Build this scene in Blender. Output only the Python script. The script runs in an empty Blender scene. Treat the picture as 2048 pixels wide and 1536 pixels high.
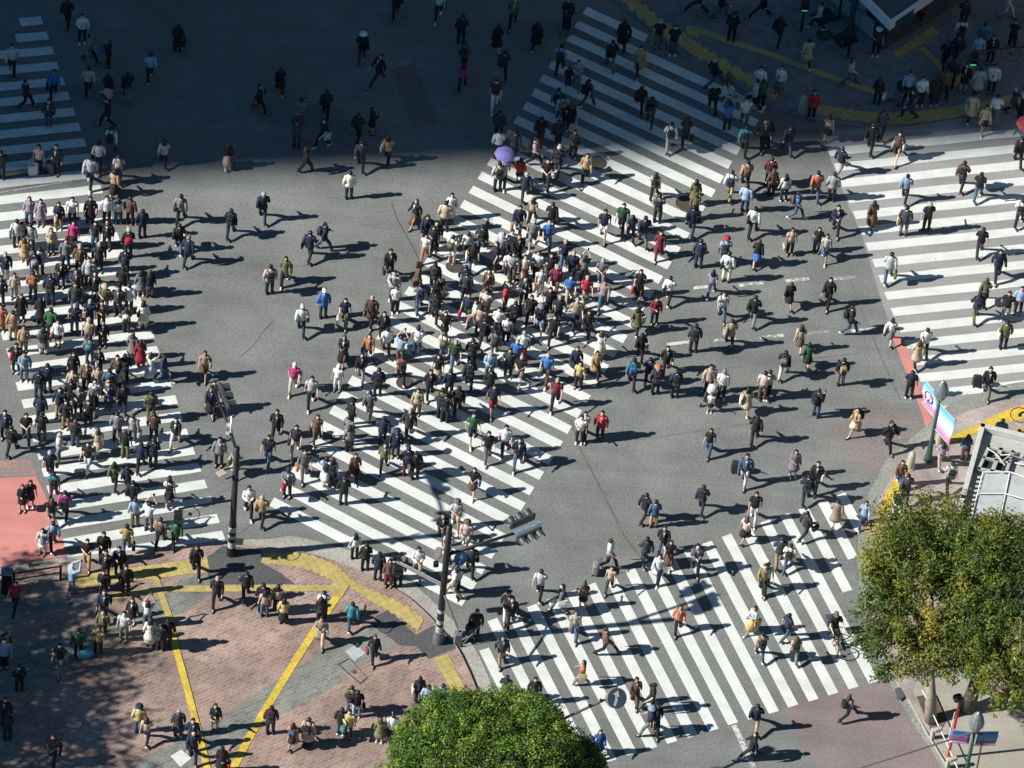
import bpy, bmesh, math, random
import numpy as np
from mathutils import Vector, Matrix
random.seed(11); rng = np.random.default_rng(5)
S = bpy.context.scene; COL = S.collection
PI = math.pi
# ---------------------------------------------------------------- camera
FPX, PITCH, ROLL, CH, Y0 = 11701.57, .866628, .106960, 180.349, 153.2
_f = Vector((0, math.cos(PITCH), -math.sin(PITCH))); _u = Vector((0, math.sin(PITCH), math.cos(PITCH))); _r = Vector((1, 0, 0))
CR = _r*math.cos(ROLL)+_u*math.sin(ROLL); CU = -_r*math.sin(ROLL)+_u*math.cos(ROLL)
CAMLOC = Vector((0, -Y0, CH))
def G(px, py, z=0.0):
    d = _f*FPX + CR*(px-1024) - CU*(py-768)
    t = (z-CH)/d.z
    return Vector((CAMLOC.x+d.x*t, CAMLOC.y+d.y*t, z))
def PJ(p):
    d = Vector(p)-CAMLOC; k = FPX/d.dot(_f)
    return 1024+k*d.dot(CR), 768-k*d.dot(CU)
def hz(base, py):
    a = PJ(base)[1]; b = PJ(Vector(base)+Vector((0, 0, 5)))[1]
    return base[2]+5*(py-a)/(b-a)
cam = bpy.data.objects.new('camera', bpy.data.cameras.new('camera')); COL.objects.link(cam)
cam.data.sensor_width = 36; cam.data.lens = FPX/2048*36; cam.data.clip_start = 1; cam.data.clip_end = 3000
cam.matrix_world = Matrix.Translation(CAMLOC) @ Matrix((CR, CU, -_f)).transposed().to_4x4()
S.camera = cam
# ---------------------------------------------------------------- light
SUN_AZ, SUN_EL = math.radians(15.0), math.radians(37.0)     # direction the shadows fall, height of the sun
ld = Vector((math.cos(SUN_AZ)*math.cos(SUN_EL), math.sin(SUN_AZ)*math.cos(SUN_EL), -math.sin(SUN_EL)))
sl = bpy.data.lights.new('sun', 'SUN'); sl.energy = 5.0; sl.angle = math.radians(.65); sl.color = (1, .965, .90)
so = bpy.data.objects.new('sun', sl); COL.objects.link(so); so.rotation_euler = ld.to_track_quat('-Z', 'Y').to_euler(); so.location = (-60, -40, 60)
w = bpy.data.worlds.new('World'); S.world = w; w.use_nodes = True
nt = w.node_tree; sk = nt.nodes.new('ShaderNodeTexSky'); sk.sky_type = 'NISHITA'; sk.sun_disc = False
sk.ozone_density = 7.0; sk.air_density = 1.3; sk.dust_density = .3; sk.sun_elevation = SUN_EL; sk.sun_rotation = math.atan2(-math.cos(SUN_AZ), -math.sin(SUN_AZ))
tint = nt.nodes.new('ShaderNodeMix'); tint.data_type = 'RGBA'; tint.blend_type = 'MULTIPLY'; tint.inputs[0].default_value = 1; tint.inputs[7].default_value = (.34, .77, .86, 1)   # tint added to dim the sky and turn shade blue-green
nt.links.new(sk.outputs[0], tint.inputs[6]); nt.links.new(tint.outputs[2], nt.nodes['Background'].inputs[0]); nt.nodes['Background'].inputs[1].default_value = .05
S.view_settings.view_transform = 'Standard'; S.view_settings.look = 'None'; S.view_settings.exposure = EXPO = 0.66; S.view_settings.gamma = 1
S.cycles.max_bounces = 5; S.cycles.diffuse_bounces = 2; S.cycles.transparent_max_bounces = 6
# ---------------------------------------------------------------- materials
def lin(c): return tuple(c)
def mat(name, c, rough=.8, metal=0., var=.0, vscale=1., emit=None, alpha=None, trans=0.):
    m = bpy.data.materials.new(name); m.use_nodes = True; t = m.node_tree; b = t.nodes['Principled BSDF']
    b.inputs['Base Color'].default_value = (*c, 1); b.inputs['Roughness'].default_value = rough; b.inputs['Metallic'].default_value = metal
    if trans: b.inputs['Transmission Weight'].default_value = trans
    if alpha is not None: b.inputs['Alpha'].default_value = alpha
    if emit: b.inputs['Emission Color'].default_value = (*c, 1); b.inputs['Emission Strength'].default_value = emit
    if var:
        n = t.nodes.new('ShaderNodeTexNoise'); n.inputs['Scale'].default_value = vscale; n.inputs['Detail'].default_value = 4
        tc = t.nodes.new('ShaderNodeTexCoord'); t.links.new(tc.outputs['Object'], n.inputs['Vector'])
        r = t.nodes.new('ShaderNodeMapRange'); r.inputs['From Min'].default_value = .3; r.inputs['From Max'].default_value = .7
        r.inputs['To Min'].default_value = 1-var; r.inputs['To Max'].default_value = 1+var
        t.links.new(n.outputs['Fac'], r.inputs['Value'])
        mx = t.nodes.new('ShaderNodeVectorMath'); mx.operation = 'SCALE'; mx.inputs[0].default_value = c
        t.links.new(r.outputs[0], mx.inputs['Scale']); t.links.new(mx.outputs[0], b.inputs['Base Color'])
    return m
class NT:
    """small helper for building node graphs on world coordinates"""
    def __init__(s, name, rough=.85):
        s.m = bpy.data.materials.new(name); s.m.use_nodes = True; s.t = s.m.node_tree; s.b = s.t.nodes['Principled BSDF']
        s.b.inputs['Roughness'].default_value = rough; s.geo = s.t.nodes.new('ShaderNodeNewGeometry')
    def L(s, a, b): s.t.links.new(a, b)
    def vec(s, rot=0, sc=(1, 1, 1), loc=(0, 0, 0)):
        mp = s.t.nodes.new('ShaderNodeMapping'); mp.inputs['Rotation'].default_value = (0, 0, rot); mp.inputs['Scale'].default_value = sc; mp.inputs['Location'].default_value = loc
        s.L(s.geo.outputs['Position'], mp.inputs['Vector']); return mp.outputs[0]
    def noise(s, scale, detail=3, vec=None, rough=.5):
        n = s.t.nodes.new('ShaderNodeTexNoise'); n.inputs['Scale'].default_value = scale; n.inputs['Detail'].default_value = detail; n.inputs['Roughness'].default_value = rough
        s.L(vec or s.geo.outputs['Position'], n.inputs['Vector']); return n.outputs['Fac']
    def vor(s, scale, feat='DISTANCE_TO_EDGE', vec=None):
        n = s.t.nodes.new('ShaderNodeTexVoronoi'); n.feature = feat; n.inputs['Scale'].default_value = scale
        s.L(vec or s.geo.outputs['Position'], n.inputs['Vector']); return n.outputs['Distance']
    def rng(s, v, a, b, c, d):
        r = s.t.nodes.new('ShaderNodeMapRange'); s.L(v, r.inputs['Value'])
        for k, x in zip(('From Min', 'From Max', 'To Min', 'To Max'), (a, b, c, d)): r.inputs[k].default_value = x
        return r.outputs[0]
    def mul(s, a, b):
        n = s.t.nodes.new('ShaderNodeMath'); n.operation = 'MULTIPLY'
        for i, x in enumerate((a, b)):
            if isinstance(x, (int, float)): n.inputs[i].default_value = x
            else: s.L(x, n.inputs[i])
        return n.outputs[0]
    def mix(s, f, a, b):
        n = s.t.nodes.new('ShaderNodeMix'); n.data_type = 'RGBA'
        for i, x in ((0, f), (6, a), (7, b)):
            if isinstance(x, tuple): n.inputs[i].default_value = (*x, 1)
            elif isinstance(x, (int, float)): n.inputs[i].default_value = x
            else: s.L(x, n.inputs[i])
        return n.outputs[2]
    def scale(s, col, f):
        n = s.t.nodes.new('ShaderNodeVectorMath'); n.operation = 'SCALE'
        if isinstance(col, tuple): n.inputs[0].default_value = col
        else: s.L(col, n.inputs[0])
        s.L(f, n.inputs['Scale']); return n.outputs[0]
    def out(s, col, bump=None, bs=.3):
        s.L(col, s.b.inputs['Base Color'])
        if bump is not None:
            b = s.t.nodes.new('ShaderNodeBump'); b.inputs['Strength'].default_value = bs; b.inputs['Distance'].default_value = .01
            s.L(bump, b.inputs['Height']); s.L(b.outputs[0], s.b.inputs['Normal'])
        return s.m
def asphalt(name, c, speck=.45, big=.18, crack=True, patch=None):
    n = NT(name, .9)
    g1 = n.noise(26, 2); g2 = n.noise(9, 3); b1 = n.noise(.22, 5); b2 = n.noise(.9, 4)
    f = n.mul(n.rng(g1, .3, .7, 1-speck, 1+speck), n.rng(g2, .3, .7, 1-speck*.35, 1+speck*.35))
    f = n.mul(f, n.rng(b1, .3, .7, 1-big, 1+big)); f = n.mul(f, n.rng(b2, .3, .7, 1-big*.5, 1+big*.5))
    st = n.noise(1.2, 4, n.vec(-.35, (.08, 1.3, 1)))                # long tyre-polished streaks
    f = n.mul(f, n.rng(st, .3, .7, .90, 1.09))
    col = n.scale(c, f)
    if patch: col = n.mix(n.rng(n.noise(.16, 3), .45, .6, 0, 1), col, n.scale(patch, f))
    st = n.rng(n.noise(.55, 2), .66, .72, 0, .22); col = n.mix(st, col, n.scale(tuple(x*.72 for x in c), f))      # dark oily stains
    if crack:
        wv = n.t.nodes.new('ShaderNodeVectorMath'); wv.operation = 'ADD'; no = n.t.nodes.new('ShaderNodeTexNoise'); no.inputs['Scale'].default_value = .8; no.inputs['Detail'].default_value = 6
        n.L(n.geo.outputs['Position'], no.inputs['Vector']); n.L(n.geo.outputs['Position'], wv.inputs[0]); n.L(no.outputs['Color'], wv.inputs[1])
        e = n.vor(.085, vec=wv.outputs[0]); k = n.rng(e, 0, .002, 1, 0)
        k = n.mul(k, n.rng(n.noise(.11, 2), .56, .66, 0, .3))
        col = n.mix(k, col, (.02, .02, .02))
    return n.out(col, g1, .35)
def paint(name, c, under, wear=.5, edge=.62, tile=0):
    n = NT(name, .75)
    a = n.noise(7, 8, rough=.75); b = n.noise(.7, 4); big = n.noise(24, 2)
    th = n.rng(b, .3, .75, -.06, .09*wear)
    ad = n.t.nodes.new('ShaderNodeMath'); ad.operation = 'ADD'; n.L(a, ad.inputs[0]); n.L(th, ad.inputs[1])
    k = n.rng(ad.outputs[0], edge, edge+.05, 0, .85)
    f = n.mul(n.rng(n.noise(1.5, 4), .3, .7, .9, 1.06), n.rng(big, .3, .7, .94, 1.06))
    f = n.mul(f, n.rng(n.noise(1.1, 4, n.vec(-.3, (.12, 1.6, 1))), .3, .72, .90, 1.05))
    if tile:                                                        # joints between the square blocks
        t = n.t.nodes.new('ShaderNodeTexBrick'); t.offset = 0; t.inputs['Scale'].default_value = 1; t.inputs['Brick Width'].default_value = tile; t.inputs['Row Height'].default_value = tile; t.inputs['Mortar Size'].default_value = .010
        n.L(n.vec(math.radians(-36)), t.inputs['Vector']); f = n.mul(f, n.rng(t.outputs['Fac'], 0, 1, 1, .62)); f = n.mul(f, n.rng(n.noise(2.5, 4), .3, .7, .86, 1.1))
        dots = n.vor(16, 'F1'); f = n.mul(f, n.rng(dots, .1, .6, 1.06, .86))
    return n.out(n.mix(k, n.scale(c, f), under), big, .15)
def bricks(name, c1, c2, mortar, rot, bw=.30, bh=.15, stain=.25):
    n = NT(name, .85)
    t = n.t.nodes.new('ShaderNodeTexBrick'); t.offset = .5; t.inputs['Scale'].default_value = 1; t.inputs['Brick Width'].default_value = bw; t.inputs['Row Height'].default_value = bh
    t.inputs['Mortar Size'].default_value = .012; t.inputs['Mortar Smooth'].default_value = .3; t.inputs['Bias'].default_value = -.1
    t.inputs['Color1'].default_value = (*c1, 1); t.inputs['Color2'].default_value = (*c2, 1); t.inputs['Mortar'].default_value = (*mortar, 1)
    n.L(n.vec(rot), t.inputs['Vector'])
    f = n.mul(n.rng(n.noise(.45, 5), .3, .7, 1-stain, 1+stain), n.rng(n.noise(14, 3), .3, .7, .86, 1.14))
    f = n.mul(f, n.rng(n.noise(2.2, 3), .3, .7, .9, 1.1))
    spots = n.rng(n.noise(5, 2), .70, .74, 0, .5)
    return n.out(n.mix(spots, n.scale(t.outputs['Color'], f), (.05, .045, .045)), t.outputs['Fac'], -.3)
# ---------------------------------------------------------------- mesh helpers
def tag(o, label=None, cat=None, group=None, kind=None):
    if label: o['label'] = label
    if cat: o['category'] = cat
    if group: o['group'] = group
    if kind: o['kind'] = kind
    return o
def link(name, me, mats, parent=None, smooth=False):
    o = bpy.data.objects.new(name, me); COL.objects.link(o)
    for m in (mats if isinstance(mats, (list, tuple)) else [mats]): me.materials.append(m)
    if parent: o.parent = parent
    if smooth:
        for p in me.polygons: p.use_smooth = True
    return o
class MB:
    def __init__(s): s.v = []; s.f = []; s.mi = []
    def add(s, vs, fs, mi=0):
        k = len(s.v); s.v += [tuple(v) for v in vs]; s.f += [tuple(i+k for i in f) for f in fs]; s.mi += [mi]*len(fs); return s
    def box(s, c, size, rot=0, mi=0, axes=None, bev=0):
        c = Vector(c); hx, hy, h = size[0]/2, size[1]/2, size[2]/2
        M = Matrix.Rotation(rot, 3, 'Z') if axes is None else axes
        if not bev:
            vs = [c+M@Vector((x*hx, y*hy, z*h)) for z in (-1, 1) for x, y in ((-1, -1), (1, -1), (1, 1), (-1, 1))]
            return s.add(vs, [(3, 2, 1, 0), (4, 5, 6, 7), (0, 1, 5, 4), (1, 2, 6, 5), (2, 3, 7, 6), (3, 0, 4, 7)], mi)
        b = min(bev, hx*.9, hy*.9, h*.9); vs = []
        def ring(x, y, z): return [c+M@Vector((a, d, z)) for a, d in ((-x+b, -y), (x-b, -y), (x, -y+b), (x, y-b), (x-b, y), (-x+b, y), (-x, y-b), (-x, -y+b))]
        vs += ring(hx-b*.6, hy-b*.6, -h)+ring(hx, hy, -h+b)+ring(hx, hy, h-b)+ring(hx-b*.6, hy-b*.6, h)
        fs = [tuple(range(7, -1, -1)), tuple(range(24, 32))]
        for k in range(3): fs += [(k*8+i, k*8+(i+1) % 8, k*8+8+(i+1) % 8, k*8+8+i) for i in range(8)]
        return s.add(vs, fs, mi)
    def tube(s, pts, rad, n=8, mi=0, cap=True, flat=None):
        pts = [Vector(p) for p in pts]; rs = rad if isinstance(rad, (list, tuple)) else [rad]*len(pts)
        vs = []; prev = None
        for i, p in enumerate(pts):
            d = (pts[min(i+1, len(pts)-1)]-pts[max(i-1, 0)]).normalized()
            if prev is None: a = d.cross(Vector((0, 1, 0)) if abs(d.y) < .9 else Vector((1, 0, 0))).normalized()
            else: a = (prev-d*prev.dot(d)).normalized()
            prev = a; b = d.cross(a)
            r = rs[i]; ra, rb = (r if isinstance(r, (tuple, list)) else (r, r))
            vs += [p+a*math.cos(2*PI*k/n)*ra+b*math.sin(2*PI*k/n)*rb for k in range(n)]
        fs = [(i*n+k, i*n+(k+1) % n, (i+1)*n+(k+1) % n, (i+1)*n+k) for i in range(len(pts)-1) for k in range(n)]
        if cap: fs += [tuple(range(n-1, -1, -1)), tuple(range((len(pts)-1)*n, len(pts)*n))]
        return s.add(vs, fs, mi)
    def rings(s, rr, n=12, mi=0, cap=True, sq=1.0):
        """horizontal elliptical rings (cx, cy, z, rx, ry)"""
        vs = []
        for cx, cy, z, rx, ry in rr:
            for k in range(n):
                a = 2*PI*k/n; ca, sa = math.cos(a), math.sin(a)
                vs.append((cx+rx*math.copysign(abs(ca)**sq, ca), cy+ry*math.copysign(abs(sa)**sq, sa), z))
        m = len(rr)
        fs = [(i*n+k, i*n+(k+1) % n, (i+1)*n+(k+1) % n, (i+1)*n+k) for i in range(m-1) for k in range(n)]
        if cap: fs += [tuple(range(n-1, -1, -1)), tuple(range((m-1)*n, m*n))]
        return s.add(vs, fs, mi)
    def disc(s, c, r, th, normal=(0, 0, 1), n=28, mi=0):
        nn = Vector(normal).normalized(); c = Vector(c); return s.tube([c-nn*th/2, c+nn*th/2], r, n, mi)
    def torus(s, c, R, r, normal=(0, 0, 1), n=32, m=6, mi=0, a0=0, a1=2*PI):
        q = Vector(normal).to_track_quat('Z', 'Y').to_matrix(); c = Vector(c); vs = []; full = abs(a1-a0-2*PI) < 1e-6
        cnt = n if full else n+1
        for i in range(cnt):
            a = a0+(a1-a0)*i/n
            for j in range(m):
                b = 2*PI*j/m; vs.append(c+q@Vector(((R+r*math.cos(b))*math.cos(a), (R+r*math.cos(b))*math.sin(a), r*math.sin(b))))
        fs = [((i*m+j), ((i+1) % cnt*m+j), ((i+1) % cnt*m+(j+1) % m), (i*m+(j+1) % m)) for i in range(cnt if full else cnt-1) for j in range(m)]
        return s.add(vs, fs, mi)
    def build(s, name, mats, parent=None, smooth=False, mesh_only=False):
        me = bpy.data.meshes.new(name); me.from_pydata(s.v, [], s.f); me.update()
        if any(s.mi): me.polygons.foreach_set('material_index', s.mi)
        if mesh_only: return me
        return link(name, me, mats, parent, smooth)
def poly(name, pts, z, m, thick=0, kind='structure', world=False, smooth_pts=0, parent=None, side=None):
    """flat sheet (or slab) whose outline is given by photo points lying on height z"""
    if smooth_pts: pts = spline(pts, smooth_pts)
    P = [Vector((*p[:2], z)) if world else G(p[0], p[1], z) for p in pts]
    bm = bmesh.new(); vs = [bm.verts.new(p) for p in P]; f = bm.faces.new(vs); f.normal_update()
    if f.normal.z < 0: f.normal_flip()
    if thick:
        r = bmesh.ops.extrude_face_region(bm, geom=[f]); nv = [g for g in r['geom'] if isinstance(g, bmesh.types.BMVert)]
        low = [v for v in vs]
        for v in low: v.co.z -= thick
    bmesh.ops.triangulate(bm, faces=[f for f in bm.faces if len(f.verts) > 4]); bmesh.ops.recalc_face_normals(bm, faces=bm.faces)
    if not thick:
        for f in bm.faces:
            if f.normal.z < 0: f.normal_flip()
    me = bpy.data.meshes.new(name); bm.to_mesh(me); bm.free()
    if side and thick:
        me.materials.append(m); me.materials.append(side); o = bpy.data.objects.new(name, me); COL.objects.link(o)
        for p in me.polygons:
            if p.normal.z < .5: p.material_index = 1
        if parent: o.parent = parent
    else: o = link(name, me, m, parent)
    if kind: o['kind'] = kind
    return o
def spline(pts, n):
    out = []
    for i in range(len(pts)-1):
        p0 = pts[max(i-1, 0)]; p1 = pts[i]; p2 = pts[i+1]; p3 = pts[min(i+2, len(pts)-1)]
        for k in range(n):
            t = k/n; out.append(tuple(.5*((2*p1[j])+(-p0[j]+p2[j])*t+(2*p0[j]-5*p1[j]+4*p2[j]-p3[j])*t*t+(-p0[j]+3*p1[j]-3*p2[j]+p3[j])*t**3) for j in (0, 1)))
    return out+[tuple(pts[-1])]
def empty(name, loc, rz=0, **k):
    o = bpy.data.objects.new(name, None); o.empty_display_size = .2; COL.objects.link(o); o.location = loc; o.rotation_euler.z = rz
    return tag(o, **k)
def inpoly(x, y, P):
    c = False; n = len(P)
    for i in range(n):
        x1, y1 = P[i][:2]; x2, y2 = P[(i+1) % n][:2]
        if (y1 > y) != (y2 > y) and x < (x2-x1)*(y-y1)/(y2-y1)+x1: c = not c
    return c
# ================================================================ the setting
KZ = .12                                                    # pavements stand 12 cm above the road
A_ROAD = asphalt('asphalt_road', (.152, .158, .152), .42, .15)
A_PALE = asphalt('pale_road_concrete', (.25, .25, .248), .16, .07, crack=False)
A_RED = asphalt('reddish_asphalt', (.185, .150, .148), .3, .12)
A_DARK = asphalt('fresh_dark_asphalt', (.075, .076, .078), .4, .12, crack=False)
SALMON = asphalt('salmon_road_coating', (.47, .19, .165), .12, .10, crack=False)
SALMON_W = paint('worn_salmon_coating', (.42, .2, .17), (.17, .165, .16), 1.5, .46)
WHITE = paint('white_road_paint', (.60, .62, .59), (.25, .30, .29), .8, .64)
WHITE_W = paint('worn_white_road_paint', (.56, .56, .54), (.16, .16, .16), 2.2, .54)
YEL = paint('faded_yellow_tactile_paving', (.47, .37, .13), (.28, .22, .12), 1.2, .61, tile=.3)
YELB = paint('bright_yellow_tactile_paving', (.64, .46, .06), (.33, .24, .07), .9, .63, tile=.3)
BR_A = bricks('pinkish_brown_paving_bricks', (.285, .195, .162), (.19, .128, .107), (.325, .27, .24), math.radians(-36), stain=.32)
BR_G = bricks('grey_green_paving_bricks', (.175, .178, .155), (.115, .12, .105), (.23, .232, .215), math.radians(-36), .34, .14)
BR_B = bricks('pinkish_grey_paving_bricks', (.34, .28, .26), (.27, .22, .21), (.36, .32, .30), math.radians(20), .26, .12)
BR_D = bricks('dark_grey_paving_blocks', (.15, .16, .17), (.115, .12, .13), (.19, .2, .21), math.radians(20), .3, .15)
CONC = asphalt('kerb_gutter_aggregate', (.30, .29, .255), .4, .12, crack=False)
KERB = mat('kerb_stone', (.30, .29, .27), .85, var=.15, vscale=6)
PAVE = asphalt('pale_pavement_concrete', (.30, .28, .24), .15, .12, crack=False)

poly('road', [(-300, -300), (300, -300), (300, 400), (-300, 400)], 0, A_ROAD, world=True)
# pale concrete under the right-hand crosswalk
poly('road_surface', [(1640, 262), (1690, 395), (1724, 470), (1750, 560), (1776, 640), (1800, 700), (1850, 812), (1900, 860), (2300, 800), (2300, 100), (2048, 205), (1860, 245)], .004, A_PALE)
poly('road_surface', [(1560, 1399), (1768, 1360), (1900, 1560), (1950, 1640), (1700, 1640), (1600, 1480)], .004, A_RED)
poly('road_surface', [(1640, 860), (1760, 800), (1860, 840), (1800, 900), (1760, 960), (1700, 930)], .004, asphalt('faintly_red_asphalt', (.168, .152, .148), .4, .15))
poly('road_surface', [(782, 140), (829, 125), (877, 250), (828, 258)], .004, asphalt('brownish_road_patch', (.125, .118, .102), .4, .12, crack=False))
for q in ([(560, 700), (640, 690), (655, 722), (572, 734)], [(1250, 690), (1290, 684), (1300, 706), (1262, 712)], [(1440, 870), (1560, 858), (1572, 884), (1450, 896)], [(330, 640), (382, 632), (396, 668), (342, 676)]):
    poly('road_surface', q, .004, asphalt('slightly_newer_road_patch', (.142, .147, .142), .4, .15, crack=False))
poly('road_surface', [(-60, 960), (72, 952), (88, 985), (100, 1012), (137, 1111), (0, 1133), (-60, 1142)], .004, SALMON)
poly('road_surface', [(-60, 925), (62, 918), (74, 950), (-60, 958)], .004, SALMON_W)
poly('road_surface', [(1783, 671), (1804, 671), (1822, 715), (1847, 795), (1860, 824), (1868, 846), (1852, 855), (1842, 822), (1829, 785), (1810, 738)], .008, SALMON)
# asphalt seams
SEAM = mat('tar_seam', (.11, .108, .088), .8, var=.3, vscale=3)
def strip(name, pts, wd, z, m, world_w=True, **k):
    P = [G(x, y, z) for x, y in pts]; L = []; R = []
    for i, p in enumerate(P):
        d = (P[min(i+1, len(P)-1)]-P[max(i-1, 0)]).normalized(); nrm = Vector((-d.y, d.x, 0)); L.append(p+nrm*wd/2); R.append(p-nrm*wd/2)
    mb = MB(); n = len(P)
    mb.add(L+R, [(i, i+n, i+n+1, i+1) for i in range(n-1)])
    o = mb.build(name, m, k.pop('parent', None)); tag(o, kind=k.get('kind', 'structure')); return o
strip('tar_seam', [(1140, 838), (1164, 905), (1205, 985), (1250, 1075), (1282, 1115)], .07, .0065, SEAM)
strip('tar_seam', [(1250, 985), (1300, 1070), (1330, 1110)], .03, .0065, mat('pale_seam', (.2, .2, .19), .9))
FAINT = mat('faint_seam', (.125, .128, .12), .9, var=.4, vscale=2)
for q in ([(330, 560), (480, 545), (700, 520)], [(1420, 740), (1560, 724), (1720, 706)], [(540, 1000), (500, 1050), (470, 1075)], [(1700, 560), (1730, 640), (1765, 720), (1800, 800)], [(380, 250), (620, 210), (900, 170)], [(1270, 880), (1480, 850), (1640, 832)], [(640, 250), (1000, 190)]):
    strip('faint_seam', q, .035, .0075, FAINT)
strip('tar_seam', [(783, 405), (795, 440), (815, 475), (829, 500), (838, 520)], .03, .0065, mat('crack_line', (.05, .05, .05), .9))
strip('tar_seam', [(548, 640), (525, 665), (508, 690), (480, 715)], .025, .0065, mat('crack_line', (.08, .08, .08), .9))
# ---- crosswalks
def crosswalk(name, L0, L1, R0, R1, n, i0, i1, trunc={}, m=WHITE, frac=.52, z=.012):
    """n = number of pitches between the two anchor stripes; stripes i0..i1 are laid"""
    l0, l1, r0, r1 = (G(*p) for p in (L0, L1, R0, R1)); mb = MB()
    for i in range(i0, i1+1):
        t = i/n; dl = (l1-l0)/n*frac; dr = (r1-r0)/n*frac
        a = l0.lerp(l1, t) if 0 <= t <= 1 else l0+(l1-l0)*t; b = r0.lerp(r1, t) if 0 <= t <= 1 else r0+(r1-r0)*t
        s, e = trunc.get(i, (0, 1)); A = a.lerp(b, s); B = a.lerp(b, e)
        jit = Vector((random.uniform(-.02, .02), random.uniform(-.02, .02), 0))
        # split each stripe lengthwise so its edges waver a little
        K = 10; top = [A.lerp(B, k/K)+Vector((0, 0, 0)) for k in range(K+1)]; bot = [(A+dl).lerp(B+dr, k/K) for k in range(K+1)]
        top = [p+jit+Vector((0, random.uniform(-.012, .012), 0)) for p in top]; bot = [p+jit+Vector((0, random.uniform(-.012, .012), 0)) for p in bot]
        mb.add([(p.x, p.y, z) for p in top+bot], [(k, K+1+k, K+2+k, k+1) for k in range(K)])
    o = mb.build(name, m); tag(o, kind='structure')
    o.data.update()
    if o.data.polygons[0].normal.z < 0: o.data.flip_normals()
    return o
def count(a, b, p): return round((G(*b)-G(*a)).length/p)
nD = count((1174, 14), (549.5, 996), .9)
crosswalk('crosswalk', (1174, 14), (549.5, 996), (1550.5, 185), (935, 1197), nD, 0, nD, {0: (0, .33)})
nL = count((82, 33), (445, 1062), .9)
# left ends of the left crosswalk, extrapolated above the frame edge
lb = G(135, 1112.5); la = G(62, 867.5); pl = (lb-la)/7
crosswalk_L0 = lb-pl*nL
def gpx(v): return PJ(v)
crosswalk('crosswalk', gpx(crosswalk_L0), (135, 1112.5), (82, 33), (445, 1062), nL, 0, nL, {0: (.83, 1), 1: (.76, 1)})
pr = (G(1808, 681.5)-G(1704.7, 422.7))/8
l0 = G(1704.7, 422.7)-pr*4; r0 = G(2033.5, 257.5); ex = (r0-l0)
r0b = r0
crosswalk('crosswalk', gpx(l0), gpx(l0+pr*10), gpx(r0b), gpx(r0b+pr*10+Vector((.35, 0, 0))), 10, 0, 17, {0: (.0, 1)}, frac=.5)
crosswalk('crosswalk', (974.5, 1243), (1558.5, 1033), (1131, 1549), (1737, 1368), 15, -1, 18, {16: (0, .5), 17: (0, .34), 18: (0, .22), -1: (.15, 1)}, frac=.5)
# ---- other road paint
for a, b in [((1387, 576), (1418, 573)), ((1478, 571), (1527, 566)), ((1571, 562), (1618, 557)), ((1660, 558), (1710, 554)), ((1334, 689), (1381, 683)), ((1427, 681), (1472, 677)), ((1519, 675), (1567, 670)), ((1611, 667), (1659, 663)), ((1703, 662), (1750, 657)), ((1386, 578), (1402, 576))][:-1]:
    strip('road_marking', [a, b], .16, .008, WHITE_W)
strip('road_marking', [(1468, 1450), (1523, 1570)], .22, .008, WHITE_W)
strip('road_marking', [(1404-9, 416), (1404+8, 404)], .3, .008, WHITE_W)
strip('road_marking', [(-20, 388), (205, 352)], .04, .008, WHITE_W)

# ---- pavements
def slab(name, pts, top, side=KERB, sp=0, z=KZ): return poly(name, pts, z, top, thick=z+.05, side=side, smooth_pts=sp)
# brick plaza, lower left
PLAZA_EDGE = spline([(-120, 1166), (0, 1146), (130, 1124), (310, 1104), (445, 1090), (560, 1096), (640, 1112), (735, 1148), (804, 1185), (837, 1211), (870, 1243), (891, 1267), (910, 1288), (924, 1311), (949, 1367), (975, 1440), (1000, 1520), (1020, 1620)], 4)
PLAZA = PLAZA_EDGE+[(1020, 1900), (-500, 1900), (-500, 1240)]
GUTTER_OUT = spline([(-120, 1156), (0, 1136), (130, 1115), (300, 1096), (450, 1081), (540, 1078), (590, 1073), (690, 1098), (780, 1128), (830, 1170), (872, 1208), (905, 1240), (935, 1275), (960, 1315), (988, 1380), (1012, 1440), (1040, 1530), (1060, 1620)], 4)
poly('gutter', GUTTER_OUT+[(p[0], p[1]+3) for p in reversed(PLAZA_EDGE)], .016, CONC)
slab('pavement', PLAZA, BR_A)
def onpave(name, pts, m, dz=.004, sp=0, kind='structure'): return poly(name, pts, KZ+dz, m, kind=kind, smooth_pts=sp)
onpave('pavement_band', [(-60, 1700), (230, 1545), (320, 1500), (437, 1440), (512, 1386), (632, 1312), (667, 1292), (742, 1254), (800, 1290), (727, 1327), (650, 1384), (562, 1431), (462, 1484), (400, 1520), (280, 1620)], BR_G)
onpave('pavement_band', [(-80, 1330), (60, 1290), (150, 1262), (230, 1228), (330, 1190), (360, 1160), (400, 1148), (520, 1140), (470, 1157), (400, 1200), (365, 1226), (300, 1240), (200, 1285), (110, 1345), (-80, 1420)], BR_G)
onpave('pavement_band', [(-80, 1225), (0, 1210), (222, 1188), (222, 1202), (60, 1225), (-80, 1245)], BR_G)
onpave('pavement_band', [(403, 1122), (445, 1092), (515, 1098), (527, 1108), (522, 1125), (560, 1145), (590, 1168), (420, 1168), (415, 1145)], A_DARK, .010)
onpave('pavement_patch', [(777, 1219), (812, 1252), (832, 1270), (867, 1250), (893, 1268), (912, 1296), (857, 1318), (832, 1292), (800, 1291), (772, 1270), (742, 1252), (752, 1232)], A_DARK, .008)
onpave('pavement_patch', [(690, 1302), (712, 1289), (731, 1306), (709, 1322)], mat('pale_steel_plate', (.5, .53, .56), .5, .3, var=.12, vscale=5), .012)
onpave('pavement_patch', [(341, 1512), (362, 1499), (383, 1516), (361, 1534)], mat('white_stone_plate', (.55, .56, .52), .8, var=.12, vscale=5), .012)
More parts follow.
